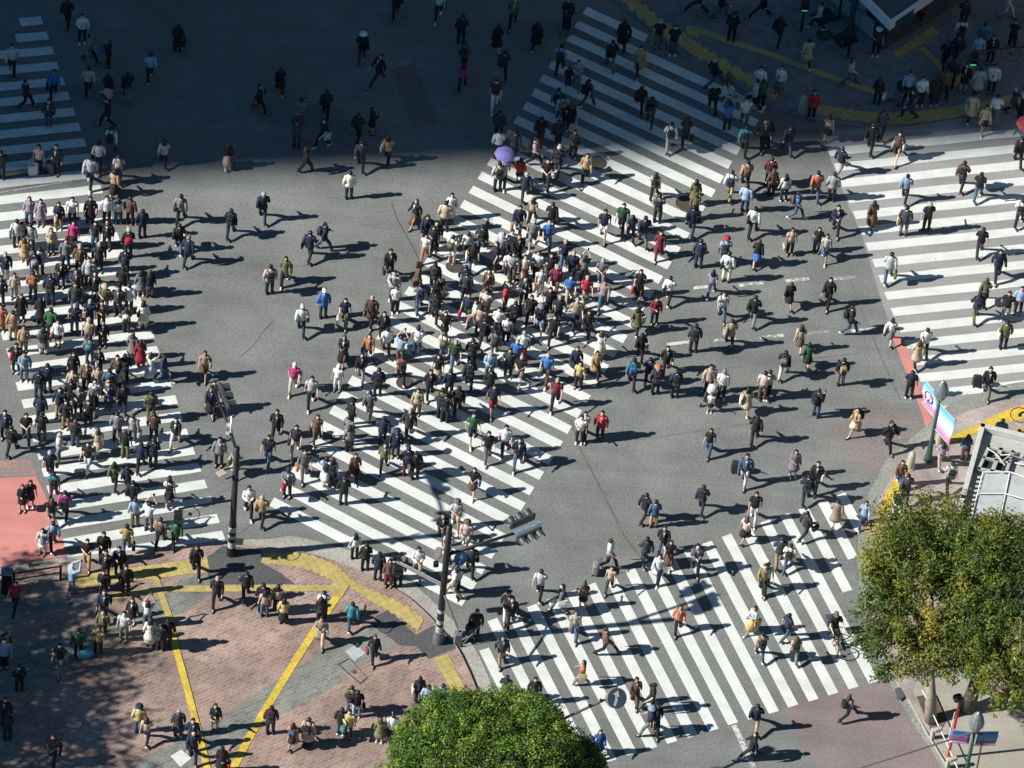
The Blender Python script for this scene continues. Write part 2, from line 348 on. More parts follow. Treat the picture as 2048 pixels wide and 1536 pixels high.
# yellow guide paving
def yband(pts, dz=.014, m=YEL): return onpave('tactile_paving', pts, m, dz)
yband([(156, 1151), (414, 1114), (419, 1143), (300, 1158), (153, 1174)], .016)
yband([(225, 1186), (345, 1171), (690, 1170), (690, 1182.5), (345, 1183.5), (225, 1199)], .021)
def zig(top, bot, n, amp=4):
    """stepped paving edge, like square pavers laid along a curve"""
    T = spline(top, n); B = spline(bot, n); f = lambda L: [q for i, p in enumerate(L[:-1]) for q in (p, ((p[0]+L[i+1][0])/2+amp*.4, p[1]-amp*.45))]+[L[-1]]
    return f(T)+list(reversed(f(B)))
yband(zig([(528, 1107), (600, 1107), (667, 1130), (700, 1158), (737, 1179), (794, 1204), (847, 1239)], [(521, 1126), (600, 1136), (655, 1158), (694, 1173), (737, 1202), (782, 1227), (835, 1263)], 4, 1.5), .016)
yband([(655, 1180), (672, 1152), (700, 1168), (683, 1196)], .026)
strip('tactile_paving', [(309, 1150), (323, 1190)], .26, KZ+.026, YEL)
strip('tactile_paving', [(321, 1185), (338, 1232)], .27, KZ+.030, YEL)
strip('tactile_paving', [(338, 1232), (350, 1290), (377, 1388), (404, 1492), (420, 1560)], .27, KZ+.030, YELB)
strip('tactile_paving', [(674, 1192), (590, 1322), (524, 1430), (485, 1500), (440, 1590)], .30, KZ+.018, YELB)
yband([(869, 1316), (897, 1308), (927, 1370), (945, 1420), (915, 1430), (899, 1376)])
# upper right pavement
TR_EDGE = spline([(1190, -60), (1235, 0), (1299, 52), (1340, 92), (1400, 128), (1470, 165), (1536, 207), (1620, 233), (1710, 248), (1786, 255), (1861, 247), (1986, 225), (2048, 212), (2300, 160)], 4)
TR = TR_EDGE+[(2300, -500), (1000, -500)]
slab('pavement', TR, BR_D)
yband(zig([(1258, -14), (1316, 37), (1374, 73), (1419, 105), (1509, 158), (1560, 186)], [(1232, -4), (1296, 52), (1362, 94), (1399, 121), (1499, 173), (1548, 203)], 4, 2))
yband(zig([(1636, 211), (1711, 222), (1761, 226), (1836, 222), (1911, 212), (1990, 196), (2100, 172)], [(1631, 228), (1686, 240), (1786, 249), (1886, 238), (2011, 214), (2060, 204), (2110, 192)], 4, 4))
strip('tactile_paving', [(1404, 62), (1470, 86), (1540, 108), (1620, 139), (1696, 166), (1786, 195)], .3, KZ+.012, YEL)
yband([(1374, 50), (1405, 58), (1396, 76), (1371, 67)], .022)
yband([(1786, 105), (1866, 52), (1880, 66), (1799, 116)])
strip('tactile_paving', [(1843, 95), (1870, 120), (1890, 148)], .28, KZ+.012, YEL)
strip('tactile_paving', [(1960, 112), (1930, 145), (1905, 170)], .28, KZ+.012, YEL)
# lower right pavement
LR_IN = spline([(2300, 770), (2048, 795), (1960, 815), (1895, 840), (1858, 868), (1820, 907), (1790, 945), (1768, 982), (1752, 1018), (1738, 1100), (1740, 1200), (1760, 1290), (1800, 1372), (1850, 1450), (1905, 1540), (1960, 1640)], 4)
LR = LR_IN+[(2500, 1900), (2500, 700)]
LR_OUT = spline([(2300, 735), (2048, 763), (1974, 782), (1905, 805), (1868, 838), (1828, 872), (1774, 920), (1755, 955), (1736, 990), (1724, 1030), (1715, 1100), (1722, 1200), (1742, 1290), (1776, 1362), (1825, 1445), (1883, 1536), (1930, 1640)], 4)
poly('gutter', LR_OUT+[(p[0]+1, p[1]+1) for p in reversed(LR_IN)], .016, asphalt('green_grey_gutter', (.22, .23, .20), .4, .12, crack=False))
slab('pavement', LR, BR_B)
onpave('pavement_band', [(1826, 1385), (1846, 1425), (1890, 1500), (1930, 1570), (2300, 1700), (2300, 1270), (1900, 1290), (1850, 1310)], PAVE)
yband(zig([(1888, 876), (1950, 850), (1990, 830), (2048, 808), (2200, 770)], [(1891, 891), (1961, 862), (2000, 848), (2048, 838), (2200, 800)], 5, 4), m=YELB)
yband(zig([(1752, 1030), (1768, 990), (1780, 970), (1794, 942), (1808, 920)], [(1775, 1028), (1790, 1004), (1800, 985), (1806, 965), (1818, 940)], 3, 6), m=YELB)
strip('tactile_paving', [(2030, 868), (2100, 840)], .4, KZ+.012, YEL)
strip('pavement_edge', [(1816, 1397), (1850, 1462), (1900, 1545), (1920, 1580)], .08, KZ+.012, mat('pale_edge_stone', (.42, .40, .35), .8, var=.1, vscale=5))
onpave('pavement_patch', [(1788, 1378), (1801, 1374), (1810, 1392), (1797, 1402)], A_DARK)
SOIL = asphalt('dry_leaf_soil', (.10, .075, .055), .5, .3, crack=False)
onpave('planting_soil', [(1833, 1393), (1872, 1386), (1895, 1440), (1880, 1465), (1862, 1462)], SOIL, .008)

# ---- manholes and grates
IRON = mat('manhole_iron', (.085, .07, .06), .65, .3, var=.25, vscale=9)
def manhole(px, py, r, z, label, m=IRON, patch=False):
    c = G(px, py, z); e = empty('manhole_cover', c, label=label, cat='manhole cover', group='manhole covers')
    if patch:
        mb = MB(); mb.disc((0, 0, .003), r*1.75, .006, n=20); mb.build('surround', mat('manhole_surround', (.30, .29, .26), .9, var=.15, vscale=4), e)
    mb = MB(); mb.torus((0, 0, .012), r, .025, n=28, m=5); mb.build('frame', m, e)
    mb = MB(); mb.disc((0, 0, .010), r*.95, .012, n=28)
    for k in (-.6, -.3, 0, .3, .6): mb.box((0, k*r, .018), (1.9*r*math.sqrt(1-k*k)*.9, .02, .006))
    mb.build('lid', m, e)
manhole(809, 766, .32, .004, 'round iron manhole cover in the lower part of the central crosswalk', patch=False)
manhole(909, 533, .34, .004, 'round brown manhole cover with pale concrete surround in the crowded crosswalk', patch=True)
manhole(1372, 407, .42, .004, 'dark round manhole cover near right edge of the central crosswalk', patch=False)
manhole(1196, 325, .34, .004, 'round manhole cover with pale surround in the upper central crosswalk', patch=True)
manhole(1648, 70, .33, KZ, 'dark round manhole cover on the shaded upper right pavement')
manhole(768, 1254, .3, KZ+.008, 'round manhole cover on the dark asphalt patch of the brick plaza', m=mat('ring_iron', (.12, .12, .12), .6, .4))
def grate(px, py, sx, sy, z, label, rz=0):
    e = empty('drain_grate', G(px, py, z), rz, label=label, cat='drain grate', group='drain grates')
    mb = MB(); mb.box((0, 0, .004), (sx, sy, .008)); mb.build('pit', mat('drain_dark', (.01, .01, .01)), e)
    mb = MB(); n = 7
    for k in range(n): mb.box((-sx/2+sx*(k+.5)/n, 0, .014), (sx/n*.4, sy, .012))
    for s in (-1, 1): mb.box((0, s*sy/2, .015), (sx, .03, .016))
    mb.build('bars', IRON, e)
grate(477, 1084, .34, .34, .018, 'small square drain grate beside the tall black signal pole')
grate(68, 1134, .42, .3, .018, 'drain grate in the gutter behind the dark guard rail', .1)
# thin metal frame let into the plaza bricks
e = empty('access_cover', G(706, 1346, KZ+.004), label='rectangular access cover with dark metal rim in the plaza bricks', cat='access cover')
mb = MB(); P = [G(677, 1333, 0), G(698, 1321, 0), G(734, 1360, 0), G(719, 1371, 0)]; P = [Vector((p.x-e.location.x, p.y-e.location.y, .006)) for p in P]
for i in range(4): mb.tube([P[i], P[(i+1) % 4]], .02, 5)
mb.build('rim', IRON, e)
mb = MB(); mb.disc((.05, .05, .004), .08, .012, n=14); mb.build('lifting_eye', IRON, e)
SHADE_Y0, TOWER_D, LEAN = 64, 130, 13.5
# ================================================================ street furniture
BLK = mat('black_pole_paint', (.022, .022, .026), .45, .3, var=.2, vscale=3)
SIGD = mat('dark_signal_housing', (.055, .062, .066), .5, .3, var=.15, vscale=5)
GRY = mat('grey_box_paint', (.16, .175, .19), .5, .3, var=.15, vscale=4)
LGT = mat('pale_grey_metal', (.42, .43, .44), .5, .3, var=.1, vscale=4)
GRN = mat('dark_green_pole_paint', (.03, .09, .07), .4, .2, var=.2, vscale=3)
LENS = mat('dark_signal_lens', (.05, .06, .06), .3)
STICK = mat('sticker_wrap', (.35, .4, .42), .6, var=.5, vscale=14)
def signal_head(parent, c, axis, out, n=3, L=1.15, m=SIGD):
    """horizontal three lamp head with hoods; axis = long direction, out = direction the lamps face"""
    ax = Vector(axis).normalized(); o = Vector(out).normalized(); up = Vector((0, 0, 1)); A = Matrix((ax, o, up)).transposed()
    mb = MB(); mb.box(c, (L, .16, .36), axes=A, bev=.05); h = mb.build('signal_head', m, parent)
    for k in range(n):
        q = Vector(c)+ax*(L*(k-(n-1)/2)/n); mb = MB(); mb.disc(q+o*.085, .13, .02, o, 16); mb.build('lens', LENS, h)
        mb = MB(); N = 10; R = .15; vs = []
        for d, r in ((.08, R), (.34, R*.98)):
            for i in range(N+1):
                a = -.15*PI+1.3*PI*i/N; vs.append(q+o*d+ax*math.cos(a)*r+up*math.sin(a)*r)
        mb.add(vs, [(i, i+1, N+2+i, N+1+i) for i in range(N)]); vs2 = [v+(v-(q+o*(v-q).dot(o))).normalized()*.012 for v in vs]; mb.add(vs2, [(N+1+i, N+2+i, i+1, i) for i in range(N)])
        mb.build('hood', m, h, smooth=True)
    return h
def ped_signal(parent, c, rz=0, lit=False, m=BLK):
    mb = MB(); mb.box(c, (.34, .24, .62), rz, bev=.03); h = mb.build('pedestrian_signal', m, parent)
    M = Matrix.Rotation(rz, 3, 'Z')
    for k, s in enumerate((.14, -.14)):
        q = Vector(c)+M@Vector((0, -.125, s)); mb = MB(); mb.box(q, (.24, .012, .22), rz)
        on = lit and k == 1
        mb.build('lens', mat('lit_green_figure_lamp', (.02, .9, .3), .4, emit=.22) if on else LENS, h)
        mb = MB(); mb.box(Vector(c)+M@Vector((0, -.2, s+.13)), (.28, .16, .015), rz); mb.build('visor', m, h)
    return h
def ring_lamp(parent, c, R=.38):
    mb = MB(); mb.torus(c, R, .018, n=36, m=6); g = mb.build('ring', BLK, parent)
    mb = MB(); mb.disc(c, .075, .05, n=16)
    for k in range(4):
        a = PI/4+k*PI/2; mb.tube([Vector(c), Vector(c)+Vector((math.cos(a)*R, math.sin(a)*R, 0))], .006, 4)
    mb.build('hub', BLK, g)
    return g
# ---- pole A (by the left crosswalk)
b = G(462.5, 1108, KZ); hA = hz(b, 897)
e = empty('signal_pole', b, label='tall black signal pole with stickers beside the left crosswalk', cat='signal pole')
def loc(p): return Vector(p)-e.location
mb = MB(); mb.tube([(0, 0, 0), (0, 0, 2), (0, 0, 2.02), (0, 0, hA-KZ)], [.155, .145, .125, .115], 16); pl_ = mb.build('pole', BLK, e, smooth=True)
mb = MB()
for z, h in ((.5, .35), (1.1, .2), (1.5, .3)):
    mb = MB(); mb.tube([(0, 0, z), (0, 0, z+h)], .158, 16, cap=False); mb.build('sticker_band', STICK, pl_, smooth=True)
mb = MB(); mb.tube([(0, 0, 0), (0, 0, .12), (0, 0, .4)], [.2, .2, .165], 16); mb.build('base_collar', BLK, e)
tip = loc(G(425, 771, hA-.1)); root = Vector((0, 0, hA-KZ-.15))
mb = MB(); mb.tube([root, root.lerp(tip, .5)+Vector((0, 0, .12)), tip], [.065, .055, .045], 8); mb.build('mast_arm', BLK, e, smooth=True)
mb = MB(); mb.tube([root+Vector((0, 0, .1)), root.lerp(tip, .62)+Vector((.1, 0, .5)), tip+Vector((0, 0, .1))], .012, 4); mb.build('cable', BLK, e)
ax = (tip-root).normalized(); sd = ax.cross(Vector((0, 0, 1))).normalized()
signal_head(e, root.lerp(tip, .80)+sd*.28, ax, sd, L=1.3)
mb = MB(); q = root.lerp(tip, .30); mb.box(q+Vector((.05, 0, .35)), (.06, .42, .62), .1, bev=.015); s_ = mb.build('sign_plate', mat('white_sign_back', (.75, .76, .77), .5), e)
mb = MB(); mb.box(q+Vector((-.05, .1, .1)), (.16, .18, .3), .1); mb.box(q+Vector((-.05, -.25, .0)), (.14, .16, .3), .1); mb.build('junction_box', LGT, e)
za = hz(b, 999); r1 = Vector((0, 0, za-KZ)); t1 = loc(G(357, 1018, za))
mb = MB(); mb.tube([r1, t1], [.05, .045], 8); mb.build('side_arm', BLK, e)
mb = MB(); mb.tube([r1+Vector((0, 0, .9)), t1.lerp(r1, .3)], .01, 4); mb.build('stay_cable', BLK, e)
ped_signal(e, t1+Vector((0, -.05, -.42)), .1, m=BLK)
ring_lamp(e, t1.lerp(r1, .22)+Vector((0, -.12, -.3)), .36)
zc = hz(b, 938); t2 = [loc(G(447, 940, zc)), loc(G(492, 928, zc))]
mb = MB(); mb.tube(t2, .035, 6); mb.tube([loc(G(452, 958, zc-.4)), Vector((0, 0, zc-KZ-.4)), loc(G(478, 956, zc-.4))], .03, 6); mb.build('cross_bracket', BLK, e)
mb = MB(); mb.box(loc(G(443, 946, zc-.1)), (.36, .3, .05), .7, bev=.02); mb.build('speaker_plate', mat('pale_brown_plate', (.42, .32, .27), .6), e)
# ---- pole B (in front of the central crosswalk)
b = G(876.5, 1283, KZ); hB = hz(b, 1054)
e = empty('signal_pole', b, label='black signal pole with two three-lamp signals on its right arm, bottom centre', cat='signal pole')
mb = MB(); mb.tube([(0, 0, 0), (0, 0, .35), (0, 0, .36), (0, 0, 3.0), (0, 0, hB-KZ)], [.17, .17, .14, .13, .115], 16); pl_ = mb.build('pole', BLK, e, smooth=True)
mb = MB()
for z, h in ((.55, .5), (1.2, .25), (1.9, .2)):
    mb = MB(); mb.tube([(0, 0, z), (0, 0, z+h)], .143, 16, cap=False); mb.build('sticker_band', STICK, pl_, smooth=True)
mb = MB(); mb.tube([(0, 0, 0), (0, 0, .15), (0, 0, .7)], [.22, .22, .19], 14); mb.build('base_collar', GRY, e)
zB = hz(b, 1110); r1 = Vector((0, 0, zB-KZ)); t1 = loc(G(1030, 1066, zB)); t1b = loc(G(1062, 1052, zB))
mb = MB(); mb.tube([r1, t1, t1b], [.075, .06, .05], 8); mb.build('mast_arm', BLK, e, smooth=True)
ax = (t1b-t1).normalized(); ax.z = 0; ax.normalize(); sd = Vector((ax.y, -ax.x, 0))
signal_head(e, loc(G(1045, 1042, zB))-Vector((0, 0, 0)), ax, -sd, L=1.15)
signal_head(e, loc(G(1058, 1069, zB)), ax, sd, L=1.15)
A = Matrix((ax, sd, Vector((0, 0, 1)))).transposed()
mb = MB(); mb.box(loc(G(1055, 1055, zB+.12)), (1.15, .30, .04), axes=A@Matrix.Rotation(.5, 3, 'X'), bev=.01); sg = mb.build('street_sign', mat('blue_grey_sign', (.13, .19, .25), .5, var=.3, vscale=9), e)
zL = hz(b, 1173); r2 = Vector((0, 0, zL-KZ)); t2 = loc(G(790, 1122, zL))
mb = MB(); mb.tube([r2, t2], [.055, .05], 8); mb.tube([r2+Vector((0, 0, .15)), t2.lerp(r2, .1)+Vector((0, 0, .1))], .03, 6); mb.build('side_arm', GRY, e)
ped_signal(e, t2+Vector((.12, -.1, -.35)), .3, m=BLK)
mb = MB(); mb.box(t2+Vector((-.02, .05, .12)), (.22, .18, .2), .3, bev=.03); mb.tube([t2+Vector((.1, 0, .1)), t2+Vector((.22, .1, .38))], [.05, .07], 8); mb.build('camera_unit', BLK, e)
zS = hz(b, 1183); r3 = Vector((0, 0, zS-KZ)); t3 = loc(G(917, 1262, 2.2))
mb = MB(); mb.tube([r3, t3], [.05, .045], 8); mb.build('lower_arm', GRY, e)
mb = MB(); mb.box(t3+Vector((0, -.05, -.35)), (.3, .28, .6), .2, bev=.03); mb.build('control_box', GRY, e)
mb = MB(); c = loc(G(921, 1117, 4.0)); nr = Vector((.55, -.7, .45)); mb.disc(c, .30, .03, nr, 28); sg = mb.build('round_sign', mat('blue_sign_face', (.04, .2, .42), .4), e)
mb = MB(); q = nr.normalized().to_track_quat('Z', 'Y').to_matrix()
arrow = [(-.18, -.03), (.02, -.03), (.02, -.12), (.2, 0), (.02, .12), (.02, .03), (-.18, .03)]
mb.add([c+q@Vector((x*math.cos(.9)-y*math.sin(.9), x*math.sin(.9)+y*math.cos(.9), .018)) for x, y in arrow], [tuple(range(7))]); mb.build('arrow_mark', mat('white_sign_mark', (.75, .78, .8), .5), sg)
mb = MB(); mb.tube([c, Vector((0, 0, c.z))], .02, 6); mb.build('sign_bracket', BLK, e)
c = loc(G(876, 1106, 4.6)); mb = MB(); mb.disc(c, .24, .04, (-.8, -.3, .5), 24); mb.build('sign_back', mat('brown_sign_back', (.11, .1, .09), .6), e)
mb = MB()
for (x, y, z, s) in ((895, 1095, 4.9, .22), (896, 1118, 4.3, .2), (872, 1128, 3.9, .2), (868, 1160, 3.3, .16), (889, 1165, 3.2, .14)):
    mb.box(loc(G(x, y, z)), (s, s*.8, s*1.3), .2, bev=.02)
mb.build('junction_boxes', BLK, e)
# ---- lantern posts with two banners
def banner(parent, P, U, V, seed):
    """P top inner corner, U along the width, V downwards; a gradient cloth with a ring emblem"""
    n = NT('banner_print', .55); tc = n.t.nodes.new('ShaderNodeTexCoord'); sp = n.t.nodes.new('ShaderNodeSeparateXYZ'); n.L(tc.outputs['UV'], sp.inputs[0])
    cr = n.t.nodes.new('ShaderNodeValToRGB'); el = cr.color_ramp.elements; cols = [(0, (.9, .92, .95)), (.07, (.9, .92, .95)), (.08, (.72, .12, .42)), (.3, (.75, .35, .62)), (.5, (.78, .85, .93)), (.75, (.25, .55, .85)), (1, (.04, .22, .62))] if seed < 2 else [(0, (.7, .72, .8)), (.1, (.7, .72, .8)), (.11, (.28, .04, .15)), (.42, (.3, .06, .22)), (.5, (.1, .25, .5)), (.8, (.05, .25, .55)), (1, (.04, .16, .45))]
    el[0].position = 0; el[0].color = (*cols[0][1], 1); el[1].position = 1; el[1].color = (*cols[-1][1], 1)
    for p, c in cols[1:-1]: x = el.new(p); x.color = (*c, 1)
    n.L(sp.outputs['Y'], cr.inputs[0]); m = n.out(cr.outputs[0])
    K = 8; N = 6; vs = []; uv = []; nrm = U.cross(V).normalized()
    for j in range(K+1):
        for i in range(N+1):
            vs.append(P+U*(i/N)+V*(j/K)+nrm*.05*math.sin(j/K*PI*1.5+seed)*(.3+i/N)); uv.append((i/N, 1-j/K))
    me = bpy.data.meshes.new('banner'); fs = [(j*(N+1)+i, j*(N+1)+i+1, (j+1)*(N+1)+i+1, (j+1)*(N+1)+i) for j in range(K) for i in range(N)]
    me.from_pydata([tuple(v) for v in vs], [], fs); l = me.uv_layers.new(name='UVMap')
    for lo in me.loops: l.data[lo.index].uv = uv[lo.vertex_index]
    o = link('banner', me, m, parent, True); sm = o.modifiers.new('s', 'SOLIDIFY'); sm.thickness = .012
    return o, nrm
def lantern_post(b, h, label, dirs, seed):
    e = empty('lantern_post', b, label=label, cat='street lamp', group='lantern posts with banners'); 
    mb = MB(); mb.tube([(0, 0, 0), (0, 0, .25), (0, 0, .28), (0, 0, .9), (0, 0, 1.5), (0, 0, h)], [.18, .165, .13, .105, .075, .065], 16); mb.build('post', GRN, e, smooth=True)
    mb = MB(); mb.tube([(0, 0, h), (0, 0, h+.12), (0, 0, h+.2)], [.09, .16, .2], 14); mb.build('collar', mat('aged_brass', (.35, .26, .12), .4, .8), e)
    mb = MB(); mb.tube([(0, 0, h+.2), (0, 0, h+.45)], [.17, .22], 14); mb.build('lamp_glass', mat('frosted_glass', (.6, .62, .62), .3), e, smooth=True)
    mb = MB(); n = 12; mb.tube([(0, 0, h+.42), (0, 0, h+.5), (0, 0, h+.75), (0, 0, h+1.0), (0, 0, h+1.15), (0, 0, h+1.2)], [.29, .31, .27, .18, .08, .02], n); rf = mb.build('lamp_roof', mat('weathered_zinc', (.22, .245, .255), .45, .4, var=.15, vscale=4), e, smooth=False)
    for k, (U, off, w_, hh) in enumerate(dirs):
        U = Vector(U); z = h-off
        
        for zz in (z, z-hh): mb = MB(); mb.tube([(0, 0, zz), U.normalized()*(w_+.12)+Vector((0, 0, zz))], .018, 6); mb.build('banner_rod', LGT, e)
        bn, nrm = banner(e, U.normalized()*.12+Vector((0, 0, z)), U.normalized()*w_, Vector((0, 0, -hh)), k+seed)
        if k == 0 and seed < 2:
            c = U.normalized()*(.12+w_*.52)+Vector((0, 0, z-hh*.42)); sgn = -1 if nrm.y > 0 else 1; nr = nrm*sgn
            mb = MB(); mb.torus(c+nr*.06, w_*.27, .035, nr, 30, 4, a0=.4, a1=3.6); mb.build('red_ring_mark', mat('emblem_red', (.55, .03, .06), .5), bn)
            mb = MB(); mb.torus(c+nr*.06, w_*.27, .035, nr, 30, 4, a0=3.7, a1=6.5); mb.build('blue_ring_mark', mat('emblem_blue', (.05, .12, .4), .5), bn)
            mb = MB(); mb.disc(c+nr*.07+Vector((0, 0, .03)), .09, .02, nr, 14); mb.tube([c+nr*.07, c+nr*.07+Vector((-.1, 0, -.32))], [.05, .03], 6); mb.build('pale_figure_mark', mat('emblem_pale', (.6, .75, .85), .5), bn)
    return e
b = G(1856, 920, KZ); h = hz(b, 800)-KZ
lantern_post(b, h, 'green lantern post with two blue and pink banners by right crosswalk', [((-.57, .82, 0), -.12, .95, 1.35), ((.62, -.78, 0), .15, .95, 1.6)], 0)
b = G(1923, 1585, KZ); h2 = hz(b, 1462)-KZ
e = lantern_post(b, h2, 'green lantern post with dark blue and purple banners at lower right corner', [((-1, .02, 0), .05, .75, .8), ((1, .15, 0), .05, .8, .85)], 2)
mb = MB(); mb.tube([(0, 0, h2-.05), Vector(G(1708, 1540, h2+.1))-e.location], [.04, .025], 6); mb.build('long_arm', mat('grey_brown_arm', (.14, .12, .11), .6), e)
mb = MB(); mb.tube([(0, 0, h2-.1), (.28, 0, h2-.15), (.36, 0, h2-.5), (.38, 0, 1.5), (.38, 0, .0)], .035, 8); mb.build('bracket_pipe', mat('rust_brown_pipe', (.12, .06, .045), .6), e, smooth=True)
# plain metal plate on bracket (post C) is the pair of white box signs
# ---- round arrow sign on a long arm, its pole hidden behind the round tree
b = G(1085, 1590, KZ); hp = 4.6
e = empty('sign_pole', b, label='round grey sign with white arrow on long arm above lower crosswalk', cat='sign pole')
mb = MB(); mb.tube([(0, 0, 0), (0, 0, hp)], [.09, .08], 12); mb.build('pole', GRY, e)
t = Vector(G(1215, 1397, hp))-e.location
mb = MB(); mb.tube([(0, 0, hp-.1), t], [.06, .05], 8); mb.build('arm', mat('grey_brown_arm', (.16, .14, .13), .6), e)
for f in (.68, .88):
    mb = MB(); mb.tube([Vector((0, 0, hp-.1)).lerp(t, f)-Vector((0, 0, .02)), Vector((0, 0, hp-.1)).lerp(t, f)+Vector((0, .02, .1))], .06, 6); mb.build('clamp', BLK, e)
c = Vector(G(1232, 1396, hp))-e.location; nr = Vector((.35, -.62, .7)).normalized()
mb = MB(); mb.disc(c, .40, .2, nr, 36); sg = mb.build('sign_drum', mat('rusty_grey_rim', (.2, .17, .16), .6, var=.2, vscale=8), e)
mb = MB(); mb.disc(c+nr*.101, .375, .01, nr, 36); sf = mb.build('sign_face', mat('dark_blue_grey_face', (.05, .075, .10), .4), sg)
q = nr.to_track_quat('Z', 'Y').to_matrix(); mb = MB(); rr = .95
arrow = [(-.30, -.05), (-.05, -.05), (.05, .03), (.08, -.07), (.3, .06), (.1, .2), (.08, .1), (-.08, .05), (-.3, .05)]
mb.add([c+q@Vector((x*math.cos(rr)-y*math.sin(rr), x*math.sin(rr)+y*math.cos(rr), 0))+nr*.11 for x, y in arrow], [tuple(range(9))]); mb.build('arrow_mark', mat('grey_arrow_paint', (.5, .54, .56), .5), sf)
# ---- upper right pole with side arm, ring and pedestrian signal
b = G(2041, 232, KZ); hp = hz(b, 20)-KZ
e = empty('signal_pole', b, label='dark signal pole with ring lamp and green pedestrian light, upper right corner', cat='signal pole')
mb = MB(); mb.tube([(0, 0, 0), (0, 0, 1.9), (0, 0, hp)], [.12, .11, .09], 14); mb.build('pole', BLK, e, smooth=True)
mb = MB(); mb.tube([(0, 0, 1.2), (0, 0, 1.6)], .125, 14, cap=False); mb.build('sticker_band', STICK, e)
za = hz(b, 92); t1 = loc(G(1950, 103, za)); mb = MB(); mb.tube([(0, 0, za-KZ), t1], [.045, .045], 8); mb.build('side_arm', BLK, e)
ped_signal(e, t1+Vector((0, -.05, -.42)), .1, lit=True)
ring_lamp(e, loc(G(2021, 108, za-.35)), .40)
# ---- pole just right of the frame, its ring reaching into view
b = G(2090, 900, KZ); e = empty('signal_pole', b, label='black signal pole with ring lamp above the bright yellow paving, right edge', cat='signal pole')
mb = MB(); mb.tube([(0, 0, 0), (0, 0, 4.6)], [.13, .1], 14); mb.build('pole', BLK, e)
c = loc(G(2040, 830, 3.2)); mb = MB(); mb.tube([(0, 0, 3.15), c+Vector((0, 0, .1))], .04, 8); mb.build('side_arm', BLK, e)
ring_lamp(e, c, .38)
# ---- pedestrian signal post, top edge
b = G(1602, 62, KZ); e = empty('signal_pole', b, label='short black post with green pedestrian light at the top edge', cat='signal pole')
mb = MB(); mb.tube([(0, 0, 0), (0, 0, 2.0)], .05, 10); mb.build('pole', BLK, e); ped_signal(e, Vector((0, -.1, 1.7)), .1, lit=True)
# ---- guard rail and box at left
b = G(-40, 1162, KZ); e = empty('guard_rail', b, label='dark two-bar guard rail at the kerb, left edge of the plaza', cat='guard rail')
p0 = loc(G(28, 1172, KZ)); p1 = loc(G(121, 1158, KZ)); pm = loc(G(-90, 1190, KZ))
for p in (pm, p0, p1): mb = MB(); mb.tube([p, p+Vector((0, 0, .85))], .05, 8); mb.build('post', BLK, e)
mb = MB(); mb.tube([pm+Vector((0, 0, .8)), p0+Vector((0, 0, .8)), p1+Vector((0, 0, .8))], .035, 6); mb.tube([pm+Vector((0, 0, .4)), p0+Vector((0, 0, .4)), p1+Vector((0, 0, .4))], .03, 6); mb.build('rails', BLK, e)
e = empty('control_cabinet', G(14, 1182, KZ), .1, label='black roadside control cabinet beside the guard rail, left edge', cat='cabinet')
mb = MB(); mb.box((0, 0, .6), (.42, .38, 1.2), bev=.03); mb.build('cabinet_body', BLK, e)
mb = MB(); mb.box((0, 0, 1.22), (.46, .42, .04), bev=.01); mb.build('lid', GRY, e)
mb = MB(); mb.box((0, -.2, .65), (.34, .02, .9)); mb.build('door', BLK, e)
# ---- stone bollards
STONE = mat('pale_granite', (.40, .36, .30), .8, var=.18, vscale=12)
def bollard(px, py, label, m=STONE, h=.95):
    e = empty('stone_bollard', G(px, py, KZ), label=label, cat='bollard', group='stone bollards')
    mb = MB(); mb.rings([(0, 0, 0, .16, .16), (0, 0, .1, .165, .165), (0, 0, h*.6, .15, .15), (0, 0, h*.85, .135, .135), (0, 0, h*.96, .09, .09), (0, 0, h, .03, .03)], 12, sq=.8); mb.build('shaft', m, e, smooth=True)
    mb = MB(); mb.rings([(0, 0, 0, .2, .2), (0, 0, .05, .2, .2)], 14); mb.build('foot', m, e)
bollard(1820, 935, 'pale stone bollard beside the gutter, below the green lantern post')
bollard(1878, 885, 'pale stone bollard right of the green lantern post base')
bollard(1604, 222, 'grey stone bollard beside person in red top on upper right pavement')
# ---- stone posts with white rail and red sign pole in the lower right
e = empty('post_rail', G(1870, 1465, KZ), label='pale stone posts joined by a white rail beside the planted tree', cat='railing')
for p in ((1864, 1476), (1894, 1535)):
    q = loc(G(*p, KZ)); mb = MB(); mb.box(q+Vector((0, 0, .3)), (.16, .16, .6), .5, bev=.03); mb.build('stone_post', STONE, e)
    mb = MB(); mb.box(q+Vector((.16, .04, .52)), (.34, .17, .17), .5, bev=.03); mb.build('stone_cap', STONE, e)
mb = MB(); mb.tube([loc(G(*p, .6)) for p in ((1845, 1380), (1866, 1428), (1880, 1458), (1896, 1492), (1925, 1560))], .022, 6); mb.build('rail', mat('white_rail', (.7, .7, .68), .5), e)
b = G(1896, 1515, KZ); e = empty('sign_post', b, label='red pole with black box head in front of the pale stone post', cat='sign post')
h = hz(b, 1415)-KZ; mb = MB(); mb.tube([(0, 0, 0), (0, 0, h)], .055, 10); mb.build('red_pole', mat('red_pole_paint', (.5, .02, .02), .45), e)
mb = MB(); mb.tube([(0, 0, h), (0, 0, h+.5)], .05, 10); mb.build('dark_pole_top', mat('dark_maroon', (.1, .02, .02), .5), e)
mb = MB(); mb.box((-.1, 0, h+.6), (.34, .3, .25), .4, bev=.05); mb.build('head_box', BLK, e)
mb = MB(); mb.tube([(-.14, 0, .7), (-.10, 0, h-.3)], .02, 6); mb.build('white_rod', mat('white_rail', (.7, .7, .68), .5), e)
